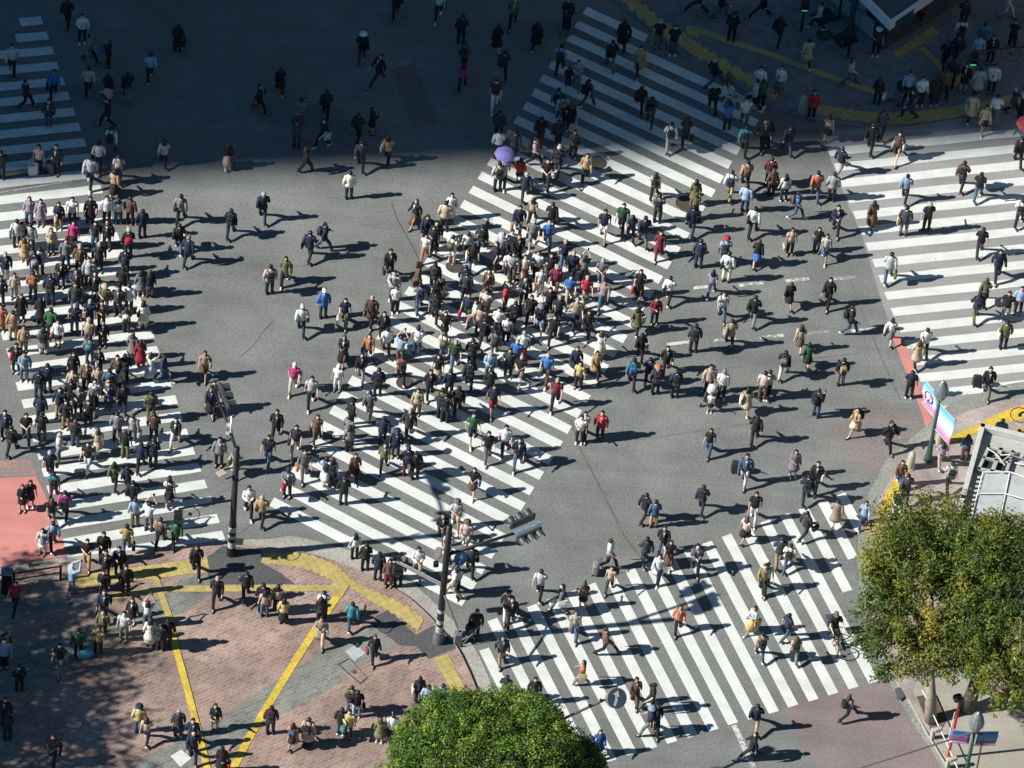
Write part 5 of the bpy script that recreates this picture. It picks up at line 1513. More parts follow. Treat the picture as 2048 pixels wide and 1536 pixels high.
def bottom_mesh(k, fem, kind):
    p = pose(k); mb = MB()
    sit = k == 'c'
    if kind in 'sk' and not sit:
        zb = .30 if kind == 's' else .58; sp = .13 if k in 'wvqor' else 0; w_ = .24 if kind == 's' else .20
        mb.rings([(0, 0, 1.03, .118, .10), (0, 0, .93, .150, .125), (0, 0, .75, .175, .15+sp*.5), (0, 0, (zb+.75)/2, (w_+.18)/2, .17+sp), (0, 0, zb, w_, w_*.85+sp)], 16); wob(mb, .012, 4)
    else:
        mb.rings([(0, 0, 1.03, .140, .112), (0, 0, .96, .146, .113), (0, 0, .88, .150, .112), (0, 0, .82, .12, .10)], 14)
        for s in (0, 1):
            h = Vector(p['hip'][s]); kn = Vector(p['knee'][s]); an = Vector(p['ank'][s])
            if kind == 'h': mb.tube([h+Vector((0, 0, .02)), h.lerp(kn, .5), kn.lerp(h, .12)], [.086, .088, .085], 10)
            else:
                f = 1.25 if kind == 'w' else 1.0; mb.tube([h+Vector((0, 0, .02)), h.lerp(kn, .5), kn, kn.lerp(an, .5), an.lerp(kn, .03)], [.086, .082*f, .072*f, .062*f, .058*f], 10)
        wob(mb, .006, 5)
    me = mb.build({'s': 'long_skirt', 'k': 'skirt', 'h': 'shorts'}.get(kind, 'trousers'), [], mesh_only=True)
    for q in me.polygons: q.use_smooth = True
    return me
def shoe_mesh(k, s):
    p = pose(k); A = Vector(p['ank'][s]); t = p['toe'][s]; mb = MB(); z = A.z
    d = Vector((0, -1, -t*3)).normalized(); u = Vector((1, 0, 0)).cross(d).normalized(); u = u if u.z > 0 else -u
    c0 = A-Vector((0, 0, .055))
    pts = [(-.075, .030, .028, .0), (-.04, .042, .042, .01), (.04, .042, .040, .006), (.11, .048, .030, -.006), (.165, .040, .022, -.012), (.19, .018, .012, -.016)]
    vs = []; n = 9
    for dist, wx, hy, dz in pts:
        for j in range(n): a = 2*PI*j/n; vs.append(c0+d*dist+u*(dz+hy*math.sin(a))+Vector((wx*math.cos(a), 0, 0)))
    mb.add(vs, [(i*n+j, i*n+(j+1) % n, (i+1)*n+(j+1) % n, (i+1)*n+j) for i in range(5) for j in range(n)]+[tuple(range(n-1, -1, -1)), tuple(range(5*n, 6*n))])
    me = mb.build('shoe', [], mesh_only=True)
    for q in me.polygons: q.use_smooth = True
    return me
def hair_mesh(kind):
    bm = bmesh.new(); bmesh.ops.create_uvsphere(bm, u_segments=14, v_segments=10, radius=1, matrix=Matrix.Translation((0, .010, 1.625)) @ Matrix.Diagonal((.093, .112, .098, 1)))
    for v in list(bm.verts):
        lim = 1.615 if v.co.y < -.045 else (1.585 if v.co.y < .03 else 1.54)
        if v.co.y < -.055: lim = 1.688
        if v.co.z < lim: bm.verts.remove(v)
    r = random.Random(2)
    for v in bm.verts: v.co += Vector((r.uniform(-1, 1), r.uniform(-1, 1), r.uniform(-1, 1)))*.011
    if kind == 'long':
        me = bpy.data.meshes.new('t'); mb = MB(); mb.rings([(0, .055, 1.25, .075, .03), (0, .075, 1.32, .11, .04), (0, .07, 1.42, .115, .055), (0, .05, 1.52, .105, .075), (0, .03, 1.60, .097, .09)], 12); wob(mb, .008, 3); me.from_pydata(mb.v, [], mb.f); bm.from_mesh(me)
    if kind == 'bob':
        me = bpy.data.meshes.new('t'); mb = MB(); mb.rings([(0, .035, 1.50, .098, .07), (0, .03, 1.56, .106, .085), (0, .03, 1.61, .10, .09)], 12); wob(mb, .006, 3); me.from_pydata(mb.v, [], mb.f); bm.from_mesh(me)
    out = bpy.data.meshes.new('hair'); bm.to_mesh(out); bm.free()
    for q in out.polygons: q.use_smooth = True
    return out
def cap_mesh(kind):
    mb = MB()
    if kind == 'hat': mb.rings([(0, 0, 1.665, .165, .17), (0, 0, 1.672, .165, .17), (0, .005, 1.675, .105, .12), (0, .005, 1.74, .09, .105), (0, .005, 1.75, .05, .06)], 16)
    else:
        mb.rings([(0, .01, 1.64, .100, .12), (0, .01, 1.69, .095, .112), (0, .01, 1.73, .062, .075), (0, .01, 1.742, .02, .02)], 14)
        if kind == 'cap': mb.add([(-.075, -.09, 1.655), (.075, -.09, 1.655), (.06, -.185, 1.645), (-.06, -.185, 1.645), (-.075, -.09, 1.665), (.075, -.09, 1.665), (.06, -.185, 1.655), (-.06, -.185, 1.655)], [(3, 2, 1, 0), (4, 5, 6, 7), (0, 1, 5, 4), (1, 2, 6, 5), (2, 3, 7, 6), (3, 0, 4, 7)])
    me = mb.build('cap' if kind == 'cap' else 'hat', [], mesh_only=True)
    for q in me.polygons: q.use_smooth = True
    return me
_mc = {}
def cached(fn, *a):
    key = (fn.__name__,)+a
    if key not in _mc: _mc[key] = fn(*a)
    return _mc[key]
# ---- bags (each a thing of its own): local geometry in the wearer's frame
def bag_parts(kind, k):
    """list of (part name, mesh, material slot key)"""
    p = pose(k); out = []
    if kind == 'B':
        mb = MB(); mb.box((0, .205, 1.20), (.30, .17, .44), bev=.06); out.append(('pack', mb, 'c'))
        mb = MB(); mb.box((0, .305, 1.12), (.22, .05, .22), bev=.025); out.append(('front_pocket', mb, 'd'))
        mb = MB()
        for s in (1, -1): mb.tube([(s*.09, .14, 1.40), (s*.105, .02, 1.475), (s*.115, -.135, 1.36), (s*.125, -.13, 1.2), (s*.13, .10, 1.05)], (.022), 5, flat=1)
        out.append(('shoulder_straps', mb, 'd'))
    elif kind == 'H':
        w_ = Vector(p['wri'][1]); c = w_+Vector((-.03, 0, -.30)); mb = MB(); mb.box(c, (.13, .34, .27), bev=.035); out.append(('bag_body', mb, 'c'))
        mb = MB(); mb.tube([c+Vector((0, -.09, .13)), c+Vector((0, -.05, .24)), c+Vector((0, .05, .24)), c+Vector((0, .09, .13))], .011, 5); out.append(('handle', mb, 'd'))
    elif kind == 'X':
        c = Vector((.21, .06, .93)); mb = MB(); mb.box(c, (.12, .30, .22), bev=.03); out.append(('bag_body', mb, 'c'))
        mb = MB(); mb.tube([c+Vector((0, .1, .1)), (.02, .155, 1.28), (-.12, .03, 1.49), (-.03, -.155, 1.28), (.17, -.11, 1.02)], .014, 5); out.append(('strap', mb, 'd'))
    elif kind == 'T':
        c = Vector((.27, .03, .93)); mb = MB(); mb.rings([(c.x, c.y, c.z-.2, .05, .17), (c.x, c.y, c.z+.0, .055, .18), (c.x, c.y, c.z+.17, .03, .185)], 12, sq=.5); out.append(('bag_body', mb, 'c'))
        mb = MB()
        for s in (.05, -.02): mb.tube([(.25+s*.3, .10, 1.10), (.20, .05, 1.44), (.16, -.02, 1.45), (.25+s*.3, -.06, 1.10)], .010, 4)
        out.append(('handles', mb, 'd'))
    elif kind == 'S':
        w_ = Vector(p['wri'][1]); mb = MB(); mb.box((-.40, .42, .36), (.38, .25, .56), bev=.06); out.append(('case', mb, 'c'))
        mb = MB()
        for s in (-.12, .12): mb.tube([(-.40+s, .42, .62), (-.34+s*.7, .26, .84)], .012, 5)
        mb.tube([(-.44, .25, .85), (-.24, .25, .85)], .018, 5); out.append(('handle', mb, 'd'))
        mb = MB()
        for a in (-.13, .13):
            for b_ in (-.08, .08): mb.disc((-.40+a, .42+b_, .04), .04, .03, (1, 0, 0), 10)
        out.append(('wheels', mb, 'd'))
    elif kind == 'U':
        mb = MB(); n = 8; mb.rings([(0, 0, 1.93, .48, .48), (0, 0, 2.04, .37, .37), (0, 0, 2.12, .22, .22), (0, 0, 2.15, .02, .02)], n, cap=False); out.append(('canopy', mb, 'c'))
        mb = MB(); mb.tube([(-.07, -.28, 1.18), (-.0, -.06, 2.17)], .012, 6); out.append(('shaft', mb, 'd'))
    return out
def bag_mesh(kind, k):
    if kind in 'BXTU': k = 's'
    return [(n, (lambda me: me)(mb.build(n, [], mesh_only=True)), c) for n, mb, c in bag_parts(kind, k)]
BAGN = dict(B=('backpack', 'backpack', 'backpacks'), H=('handbag', 'handbag', 'handbags'), X=('shoulder_bag', 'shoulder bag', 'shoulder bags'), T=('tote_bag', 'tote bag', 'tote bags'), S=('suitcase', 'suitcase', 'suitcases'), U=('umbrella', 'umbrella', 'umbrellas'))
# ---- read the table
TW = dict(j='jacket', s='shirt', t='T-shirt', h='hoodie', w='sweater', c='coat'); BW = dict(s='long skirt', k='skirt', h='shorts', p='trousers')
ang = dict(s=0, se=45, e=90, ne=135, n=180, nw=225, w=270, sw=315)
RG = [('on the lower right crosswalk', [(960, 1225), (1700, 985), (1790, 1370), (1130, 1580)]),
      ('on the central crosswalk', [(1174, 4), (1310, 60), (1546, 190), (935, 1225), (530, 1010)]),
      ('on the left crosswalk', [(20, 20), (90, 20), (460, 1100), (125, 1135), (-100, 560), (-100, 60)]),
      ('on the right crosswalk', [(1640, 270), (2100, 220), (2100, 790), (1880, 830)])]
def region(x, y):
    g = None
    for n, P in RG:
        if inpoly(x, y, P): g = n; break
    if inpoly(x, y, PLAZA): return 'on the plaza', 'on the plaza'
    if inpoly(x, y, TR): return ('on the upper right pavement',)*2
    if inpoly(x, y, LR): return ('on the right pavement',)*2
    if g == RG[1][0]: return g, ('at the upper end of' if y < 330 else 'in the upper half of' if y < 560 else 'in the middle of' if y < 700 else 'in the lower half of' if y < 920 else 'at the lower end of')+' the central crosswalk'
    if g == RG[2][0]: return g, ('at the shaded end of' if y < 370 else 'in the upper half of' if y < 560 else 'in the middle of' if y < 760 else 'in the lower half of' if y < 930 else 'at the lower end of')+' the left crosswalk'
    if g: return g, g
    if y < 355 and x < 1150: return ('on the shaded road',)*2
    if x < 900 and y < 1120: return ('on the road between crosswalks',)*2
    if x < 80: return ('on the salmon road patch',)*2
    return ('on the road right of centre',)*2
people = []
for tile, body in DATA.items():
    c, r = int(tile[0]), int(tile[1])
    for ln in body.strip().split('\n'):
        t = ln.split(); x, y = c*512+float(t[0])/4, r*384+float(t[1])/4
        people.append(dict(x=x, y=y, d=t[2], k=t[3], T=t[4], B=t[5], ex=t[6:]))
people.sort(key=lambda p: (p['y'], p['x']))
pr_ = random.Random(99)
for i, p in enumerate(people):
    L = 'L' in p['ex']; p['fem'] = L or p['B'][1] in 'sk'; p['child'] = 'Q' in p['ex']
    h = 1.16 if p['child'] else (pr_.gauss(1.60, .04) if p['fem'] else pr_.gauss(1.73, .045)); p['h'] = h; sc = h/1.72; p['sc'] = sc
    k = p['k']
    if k == 'w': k = pr_.choice(['w', 'v', 'w', 'v', 'q'] if p['d'] in ('s', 'se', 'sw') else ['w', 'v'])
    if k == 's' and pr_.random() < .3: k = 'p'
    if k == 'u' and pr_.random() < .4: k = 'o'
    if 'S' in ''.join(p['ex'])[:1]: k = 'w'
    p['pose'] = k
    g = G(p['x'], p['y'], 1.60*sc); z = 0
    for PP in (PLAZA, TR, LR):
        g2 = G(p['x'], p['y'], 1.60*sc+KZ); q = PJ((g2.x, g2.y, KZ))
        if inpoly(q[0], q[1], PP): z = KZ; g = g2
    p['loc'] = Vector((g.x, g.y, z)); p['fx'], p['fy'] = PJ(p['loc']); p['rg'] = region(p['fx'], p['fy'])
    p['rot'] = math.radians(ang[p['d']]+pr_.uniform(-14, 14))
    hk = 'G' if 'G' in p['ex'] or 'N' in p['ex'] else None; p['hair'] = 3 if hk else (pr_.choice([0, 0, 0, 1, 1, 2] if p['fem'] else [0, 0, 0, 0, 1]))
    p['cap'] = next((e_[1] for e_ in p['ex'] if e_[0] == 'C'), None); p['bags'] = [e_ for e_ in p['ex'] if e_[0] in 'BHXTSU' and (len(e_) == 2 or e_ == 'U')]
# drop the 'U' marker colour
for p in people: p['bags'] = [(b if len(b) == 2 else 'Uz') for b in p['bags']]
# how much of each person the photograph shows
for p in people:
    occ = 0
    for q in people:
        if q is p: continue
        dx = abs(q['fx']-p['fx']); dy = q['fy']-p['fy']
        if dx < 22 and 0 < dy < 58: occ += (1-dx/22)*(1-dy/58)*1.0
    vis = max(.15, 1-occ)
    inside = 1 if (8 < p['x'] < 2040 and 0 < p['y'] and p['fy'] < 1536) else .4
    S_ = (p['sc']*(1+.12*(p['fy']-768)/768))**2; p['score'] = S_*vis*inside*(.3 if p['child'] else 1)
big = set(id(p) for p in sorted(people, key=lambda p: -p['score'])[:300])
# ---- labels
def cname(c): return COLR[c][1]
ORD = ['leftmost', 'second', 'third', 'fourth', 'fifth', 'sixth', 'seventh', 'eighth', 'ninth', 'tenth', 'eleventh', 'twelfth', 'thirteenth', 'fourteenth', 'fifteenth', 'sixteenth', 'seventeenth', 'eighteenth', 'nineteenth', 'twentieth']
def wear(p): return cname(p['T'][0])+' '+TW[p['T'][1]]+' and '+cname(p['B'][0])+' '+BW[p['B'][1]]
for p in people:
    a = []
    if p['bags']: b = p['bags'][0]; a.append('with '+cname(b[1])+' '+BAGN[b[0]][1])
    if p['cap']: a.append('with '+cname(p['cap'])+' cap')
    if 'L' in p['ex']: a.append('with long hair')
    if p['hair'] == 3: a.append('with grey hair')
    if p['pose'] in ('u', 'o'): a.append('with arm raised')
    if p['d'] == 'n': a.append('seen from behind')
    elif p['d'] == 's': a.append('facing the viewer')
    elif 'e' in p['d']: a.append('heading right')
    else: a.append('heading left')
    p['att'] = a; p['base'] = ('child' if p['child'] else 'person')+' in '+wear(p)
def words(s): return len(s.split())
def matches(p, ats, sub): 
    ri = 1 if sub else 0
    return [q for q in people if q['base'] == p['base'] and q['rg'][ri] == p['rg'][ri] and all(a in q['att'] for a in ats)]
import itertools
for p in people:
    if id(p) not in big: continue
    lab = None
    for n in range(0, 4):
        for ats in itertools.combinations(p['att'], n):
            for sub in (False, True):
                s = ' '.join([p['base']]+list(ats)+[p['rg'][1 if sub else 0]])
                if words(s) <= 16 and len(matches(p, ats, sub)) == 1: lab = s; break
            if lab: break
        if lab: break
    if not lab:
        best = None
        for sub in (True, False):
            for n in (1, 0):
                for ats in itertools.combinations(p['att'], n):
                    M = sorted(matches(p, ats, sub), key=lambda q: q['x']); i = M.index(p)
                    if i > len(M)//2: o_ = 'rightmost' if i == len(M)-1 else ORD[len(M)-1-i]+' from right'
                    else: o_ = ORD[i]+('' if i == 0 else ' from left') if i < 20 else None
                    if not o_: continue
                    s = o_+' '+' '.join([p['base']]+list(ats)+[p['rg'][1 if sub else 0]])
                    if words(s) <= 16 and (best is None or len(M) < best[0]): best = (len(M), s)
        if best: lab = best[1]
        else:
            M = sorted(matches(p, (), True), key=lambda q: q['x']); i = M.index(p)
            o_ = ('leftmost' if i == 0 else ORD[i]+' from left') if i <= len(M)//2 else ('rightmost' if i == len(M)-1 else ORD[len(M)-1-i]+' from right')
            s = o_+' '+p['base'].replace(' and ', ', ')+' '+p['rg'][1].replace(' the ', ' ')
            lab = s
    p['label'] = lab
labs = {}
for p in people:
    if 'label' in p: labs.setdefault(p['label'], []).append(p)
print('DUP LABELS', [k for k, v in labs.items() if len(v) > 1], 'LONG', [k for k in labs if words(k) > 16], 'N', len(people))
# ---- build
def setmats(o, ms):
    for i, m in enumerate(ms):
        if i < len(o.material_slots): o.material_slots[i].link = 'OBJECT'; o.material_slots[i].material = m
def pieces(p):
    """(name, mesh, materials) of one person; the first is the body"""
    k = p['pose']; f = p['fem']; skin = SKINS[int(p['x']*7) % 3]; out = [('person', cached(skinbody, k, f), [skin, EYE])]
    w_ = 'w' if p['T'][0] in 'knh' else p['T'][0]
    out.append(({'j': 'jacket', 's': 'shirt', 't': 't_shirt', 'h': 'hoodie', 'w': 'sweater', 'c': 'coat'}[p['T'][1]], cached(top_mesh, k, f, p['T'][1]), [fabric(p['T'][0]), fabric('w' if int(p['x']) % 3 else p['T'][0])]))
    bk = p['B'][1]
    out.append(({'s': 'long_skirt', 'k': 'skirt', 'h': 'shorts'}.get(bk, 'trousers'), cached(bottom_mesh, k, f, bk if bk in 'skh' else ('w' if f and int(p['y']) % 2 else 'p')), [fabric(p['B'][0])]))
    sm = SHOEM[[0, 1, 0, 1, 2, 1][int(p['x']*3+p['y']) % 6]] if p['T'][1] != 'j' or p['B'][0] == 'j' else SHOEM[0]
    for s in (0, 1): out.append(('shoe', cached(shoe_mesh, k, s), [sm]))
    if 'N' not in p['ex']: out.append(('hair', cached(hair_mesh, 'long' if 'L' in p['ex'] else ('bob' if f else 'short')), [HAIRM[p['hair']]]))
    if p['cap']: out.append(('cap' if p['cap'] not in 'wgfb' else 'hat', cached(cap_mesh, 'cap' if int(p['x']) % 2 else 'hat'), [fabric(p['cap'])]))
    if p['pose'] in 'pquo' and p['k'] in 'pu':
        wr = Vector(pose(k)['wri'][1]); 
        key = ('phone', k)
        if key not in _mc: mb = MB(); mb.box(wr+Vector((.02, -.06, .09)), (.075, .012, .15)); _mc[key] = mb.build('phone', [], mesh_only=True)
        out.append(('phone', _mc[key], [SHOEM[0]]))
    return out
for key_m in (): pass
crowd = []; allbags = []; phones = []
def ensure_slots(me, n):
    while len(me.materials) < n: me.materials.append(SHOEM[0])
npeople = 0
for p in people:
    M = Matrix.Translation(p['loc']) @ Matrix.Rotation(p['rot'], 4, 'Z') @ Matrix.Scale(p['sc'], 4)
    if p['pose'] == 'r' : M = M @ Matrix.Rotation(-.06, 4, 'X')
    ps = pieces(p); isbig = id(p) in big
    root = None
    for nm, me, ms in ps:
        ensure_slots(me, len(ms))
        if not isbig: crowd.append((me, M, ms)); continue
        o = bpy.data.objects.new(nm, me); COL.objects.link(o); setmats(o, ms)
        if nm == 'person': root = o; o.matrix_world = M; tag(o, p['label'], 'person', 'people walking and standing at the crossing'); npeople += 1
        elif nm == 'phone':
            o.matrix_world = M; phones.append((o, p))
        else: o.parent = root
    for b in p['bags']: allbags.append((b, p, M, isbig))
def uniq(items, kindw, link_):
    """labels that single each carried thing out: first by its wearer's top, then bottoms, then its place in a row"""
    def T(it, lv):
        p = it['p']; who = f"person in {cname(p['T'][0])} {TW[p['T'][1]]}"+(f", {cname(p['B'][0])} {BW[p['B'][1]]}" if lv & 1 else '')
        return f"{kindw(it)} {link_(it)} {who} {p['rg'][1 if lv & 2 else 0]}"
    for it in items:
        lab = None
        for lv in (0, 1, 2, 3):
            t = T(it, lv)
            if words(t) <= 16 and sum(T(q, lv) == t for q in items) == 1: lab = t; break
        if not lab:
            best = None
            for lv in (3, 2, 1, 0):
                t = T(it, lv); M = sorted([q for q in items if T(q, lv) == t], key=lambda q: q['x']); i = M.index(it)
                o_ = ('leftmost' if i == 0 else ORD[i]+' from left') if i <= len(M)//2 else ('rightmost' if i == len(M)-1 else ORD[len(M)-1-i]+' from right')
                t = o_+' '+t
                if words(t) <= 16 and (best is None or len(M) < best[0]): best = (len(M), t)
            if best: lab = best[1]
            else:
                f = lambda q: f"{kindw(q)} of person in {cname(q['p']['T'][0])} {q['p']['rg'][1]}"
                M = sorted([q for q in items if f(q) == f(it)], key=lambda q: q['x']); i = M.index(it)
                lab = (('leftmost ' if i == 0 else ORD[i]+' from left ') if len(M) > 1 else '')+f(it)
        it['label'] = lab
BV = {'backpack': 'worn by', 'handbag': 'held by', 'shoulder bag': 'slung on', 'tote bag': 'carried by', 'suitcase': 'beside', 'umbrella': 'over'}
items = [dict(b=b, p=p, M=M, x=p['x'], big=g) for b, p, M, g in allbags]
uniq(items, lambda it: cname(it['b'][1])+' '+BAGN[it['b'][0]][1], lambda it: BV[BAGN[it['b'][0]][1]])
for it in items:
    
    b = it['b']; nm, cat, grp = BAGN[b[0]]; parts = cached(bag_mesh, b[0], it['p']['pose']); mc, md = fabric(b[1]), (PADM if b[1] != 'k' else fabric('h'))
    if not it['big']:
        for pn, me, c in parts: ensure_slots(me, 1); crowd.append((me, it['M'], [mc if c == 'c' else md]))
        continue
    e = bpy.data.objects.new(nm, None); COL.objects.link(e); e.matrix_world = it['M']; e.empty_display_size = .1; tag(e, it['label'], cat, grp+' carried at the crossing')
    for pn, me, c in parts:
        ensure_slots(me, 1); o = bpy.data.objects.new(pn, me); COL.objects.link(o); setmats(o, [mc if c == 'c' else md]); o.parent = e
pit = [dict(o=o, p=p, x=p['x']) for o, p in phones]
uniq(pit, lambda it: 'black phone', lambda it: 'held by')
for it in pit: tag(it['o'], it['label'], 'phone', 'phones held by pedestrians')
allL = {}
for it in items+pit:
    if it.get('big', True): allL.setdefault(it['label'], 0); allL[it['label']] += 1
print('BAG DUP', [k for k, v in allL.items() if v > 1], 'LONG', [k for k in allL if words(k) > 16])
# the rest of the crowd, one object
def join_crowd(name, lst, label):
    V = []; LV = []; LS = []; LT = []; MI = []; mats = []; mid = {}; vo = 0; lo = 0; SM = []
    cache = {}
    for me, M, ms in lst:
        if me.name not in cache:
            n = len(me.vertices); co = np.empty(n*3, 'f'); me.vertices.foreach_get('co', co); li = np.empty(len(me.loops), 'i'); me.loops.foreach_get('vertex_index', li)
            ls = np.empty(len(me.polygons), 'i'); lt = ls.copy(); mi = ls.copy(); me.polygons.foreach_get('loop_start', ls); me.polygons.foreach_get('loop_total', lt); me.polygons.foreach_get('material_index', mi); cache[me.name] = (co.reshape(-1, 3), li, ls, lt, mi)
        co, li, ls, lt, mi = cache[me.name]; A = np.array(M)
        V.append(co@A[:3, :3].T+A[:3, 3]); LV.append(li+vo); LS.append(ls+lo); LT.append(lt); vo += len(co); lo += len(li)
        ids = []
        for m in ms:
            if m.name not in mid: mid[m.name] = len(mats); mats.append(m)
            ids.append(mid[m.name])
        MI.append(np.array(ids, 'i')[np.minimum(mi, len(ids)-1)])
    V = np.concatenate(V).astype('f'); LV = np.concatenate(LV).astype('i'); LS = np.concatenate(LS).astype('i'); LT = np.concatenate(LT).astype('i'); MI = np.concatenate(MI).astype('i')
    me = bpy.data.meshes.new(name); me.vertices.add(len(V)); me.vertices.foreach_set('co', V.ravel()); me.loops.add(len(LV)); me.loops.foreach_set('vertex_index', LV); me.polygons.add(len(LS)); me.polygons.foreach_set('loop_start', LS); me.polygons.foreach_set('loop_total', LT)
    me.polygons.foreach_set('material_index', MI); me.polygons.foreach_set('use_smooth', np.ones(len(LS), dtype=bool)); me.update(calc_edges=True)
    o = bpy.data.objects.new(name, me); COL.objects.link(o)
    for m in mats: me.materials.append(m)
    tag(o, label, 'crowd', None, 'stuff'); print('crowd faces', len(LS)); return o
join_crowd('crowd', crowd, 'remaining pedestrians packed among the others on the crosswalks and pavements')
# ================================================================ wheels
TYRE = mat('black_tyre', (.015, .015, .015), .7); CHR = mat('dull_chrome', (.35, .35, .36), .35, .8)
def stroller(px, py, rz, z, label, hood, seat):
    e = empty('stroller', G(px, py, z), rz, label=label, cat='stroller', group='strollers')
    mb = MB()
    for s in (-.22, .22):
        mb.tube([(s, .30, .08), (s, .02, .55), (s, .42, 1.02)], .014, 6); mb.tube([(s, -.36, .08), (s, .02, .55)], .014, 6)
    mb.tube([(-.22, .42, 1.02), (.22, .42, 1.02)], .018, 6); mb.tube([(-.22, .30, .08), (.22, .30, .08)], .012, 5); mb.build('frame', CHR, e)
    for x in (-.22, .22):
        for y in (-.36, .30): mb = MB(); mb.torus((x, y, .09), .075, .018, (1, 0, 0), 16, 6); mb.disc((x, y, .09), .03, .03, (1, 0, 0), 8); mb.build('wheel', TYRE, e)
    mb = MB(); mb.box((0, .02, .42), (.38, .34, .08), bev=.03); mb.box((0, .20, .62), (.38, .08, .42), axes=Matrix.Rotation(-.35, 3, 'X'), bev=.03); mb.box((0, -.22, .34), (.34, .22, .05), bev=.02); mb.build('seat', fabric(seat), e)
    mb = MB(); n = 8; vs = []
    for i in range(7):
        a = -.2+i*.3; c, s_ = math.cos(a), math.sin(a)
        for j in range(n+1): b_ = PI*j/n; vs.append((.23*math.cos(b_), .16-.30*c*math.sin(b_)*.9, .66+.30*s_*math.sin(b_)+.05))
    mb.add(vs, [(i*(n+1)+j, i*(n+1)+j+1, (i+1)*(n+1)+j+1, (i+1)*(n+1)+j) for i in range(6) for j in range(n)]); o = mb.build('hood', fabric(hood), e, smooth=True)
    mb = MB(); mb.box((0, .12, .22), (.34, .3, .14), bev=.03); mb.build('basket', PADM, e)
    return e
stroller(1132, 58, 0, 0, 'dark blue stroller pushed across the shaded road at the top', 'n', 'k')
stroller(1419, 806, math.radians(-25), 0, 'white hooded stroller beside the pair in cream on the road', 'w', 'k')
stroller(1797, 198, math.radians(-30), KZ, 'dark stroller with light edge on the upper right pavement', 'k', 'g')
stroller(1822, 212, math.radians(-20), KZ, 'black stroller with white trim at the crowded upper right kerb', 'h', 'w')
stroller(934, 1280, math.radians(-60), 0, 'black stroller with purple seat beside the bottom signal pole', 'k', 'u')
def bicycle(px, py, rz, z, label):
    e = empty('bicycle', G(px, py, z), rz, label=label, cat='bicycle', group='bicycles')
    for y, n in ((-.52, 'wheel'), (.52, 'wheel')):
        mb = MB(); mb.torus((0, y, .34), .32, .02, (1, 0, 0), 32, 6); w_ = mb.build('wheel', TYRE, e)
        mb = MB(); mb.torus((0, y, .34), .295, .008, (1, 0, 0), 32, 4)
        for k in range(12): a = k*PI/6; mb.tube([(0, y, .34), (0, y+.29*math.cos(a), .34+.29*math.sin(a))], .002, 3)
        mb.disc((0, y, .34), .03, .06, (1, 0, 0), 8); mb.build('spokes', CHR, w_)
    mb = MB()
    for a, b_ in (((0, .52, .34), (0, .08, .30)), ((0, .52, .34), (0, .18, .78)), ((0, .08, .30), (0, .20, .88)), ((0, .08, .30), (0, -.36, .78)), ((0, .17, .75), (0, -.36, .84)), ((0, -.34, .95), (0, -.52, .34))): mb.tube([a, b_], .018, 6)
    mb.build('frame', mat('black_bicycle_frame', (.02, .02, .022), .4, .3), e)
    mb = MB(); mb.tube([(-.28, -.22, 1.02), (-.15, -.34, 1.02), (0, -.34, .98), (.15, -.34, 1.02), (.28, -.22, 1.02)], .014, 6); mb.build('handlebar', CHR, e)
    mb = MB(); mb.rings([(0, .22, .88, .05, .12), (0, .22, .93, .07, .13), (0, .22, .95, .04, .1)], 10); mb.build('saddle', SHOEM[0], e)
    mb = MB(); mb.tube([(0, .08, .30), (.09, .08, .30), (.09, -.02, .18)], .012, 5); mb.tube([(0, .08, .30), (-.09, .08, .30), (-.09, .18, .42)], .012, 5); mb.box((.13, -.02, .18), (.08, .06, .02)); mb.box((-.13, .18, .42), (.08, .06, .02)); mb.build('pedals', CHR, e)
    mb = MB(); mb.box((0, .62, .84), (.40, .36, .30), bev=.02); mb.build('rear_basket', mat('dark_grey_basket', (.05, .06, .075), .6, var=.2, vscale=6), e)
    return e
bz = math.radians(20)
bicycle(1667, 1290, bz, 0, 'black bicycle with grey rear box ridden over the lower right crosswalk')
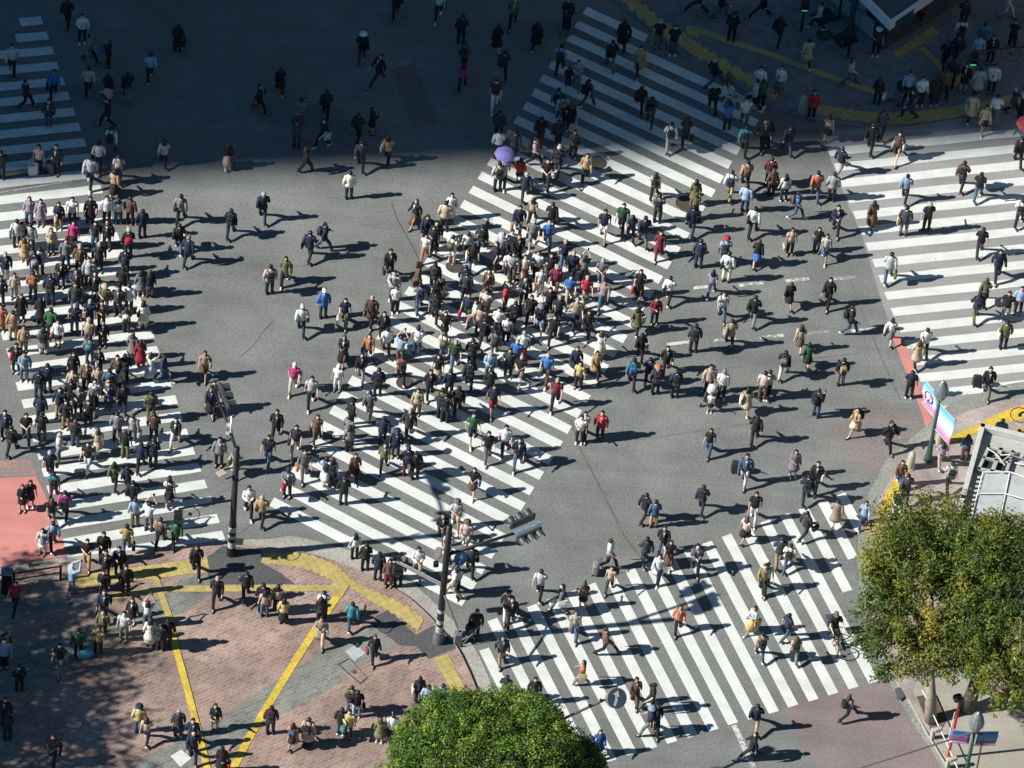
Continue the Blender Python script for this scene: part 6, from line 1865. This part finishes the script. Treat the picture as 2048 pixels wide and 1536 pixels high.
# its rider
cy = dict(x=1651, y=1225, d='s', k='c', T='kt', B='kh', ex=['Cg'], fem=False, child=False, h=1.72, sc=1.0, pose='c', cap='g', hair=0, bags=[], label='seated cyclist in black T-shirt and grey cap riding the black bicycle')
g = G(1667, 1290, 0); M = Matrix.Translation((g.x, g.y, .06)) @ Matrix.Rotation(bz, 4, 'Z') @ Matrix.Translation((0, .22, 0)); root = None
for nm, me, ms in pieces(cy):
    if nm == 'phone': continue
    ensure_slots(me, len(ms)); o = bpy.data.objects.new(nm, me); COL.objects.link(o); setmats(o, ms)
    if nm == 'person': o.matrix_world = M; root = o; tag(o, cy['label'], 'person', 'people walking and standing at the crossing')
    else: o.parent = root
# suitcases standing on the shaded end of the left crosswalk
def case(px, py, z, rz, m, label):
    e = empty('suitcase', G(px, py, z), rz, label=label, cat='suitcase', group='suitcases carried at the crossing')
    mb = MB(); mb.box((0, 0, .36), (.42, .26, .60), bev=.06); mb.build('case', m, e)
    mb = MB()
    for s in (-.1, .1): mb.tube([(s, .08, .64), (s, .08, .92)], .011, 5)
    mb.tube([(-.12, .08, .93), (.12, .08, .93)], .018, 5); mb.build('handle', CHR, e)
    for a in (-.15, .15):
        for b_ in (-.08, .08): mb = MB(); mb.disc((a, b_, .035), .035, .03, (1, 0, 0), 10); mb.build('wheel', TYRE, e)
case(66, 350, 0, .3, mat('white_navy_shell', (.45, .47, .55), .4), 'pale hard suitcase standing on the shaded end of left crosswalk')
case(101, 346, 0, -.4, mat('black_shell', (.03, .03, .035), .4), 'black hard suitcase standing on the shaded end of left crosswalk')
# maroon umbrella at the right edge
e = empty('umbrella', G(2046, 310, 0), label='maroon open umbrella at the right edge above the crosswalk', cat='umbrella', group='umbrellas carried at the crossing')
mb = MB(); mb.rings([(0, 0, 1.9, .56, .56), (0, 0, 2.02, .42, .42), (0, 0, 2.1, .22, .22), (0, 0, 2.13, .02, .02)], 8, cap=False); mb.build('canopy', fabric('m'), e)
mb = MB(); mb.tube([(0, 0, 1.0), (0, 0, 2.16)], .012, 6); mb.build('shaft', PADM, e)
# pale blue bag set down on the plaza
e = empty('shopping_bag', G(171, 1312, KZ), .4, label='large pale blue bag on the shaded plaza beside the person in green', cat='shopping bag')
mb = MB(); mb.rings([(0, 0, 0, .30, .16), (0, 0, .2, .34, .2), (0, 0, .42, .30, .12)], 14, sq=.6); wob(mb, .02, 1); mb.build('bag_body', mat('pale_blue_plastic', (.12, .34, .42), .4), e, smooth=True)
mb = MB(); mb.tube([(-.12, 0, .4), (-.08, 0, .58), (.08, 0, .58), (.12, 0, .4)], .012, 5); mb.build('handles', PADM, e)
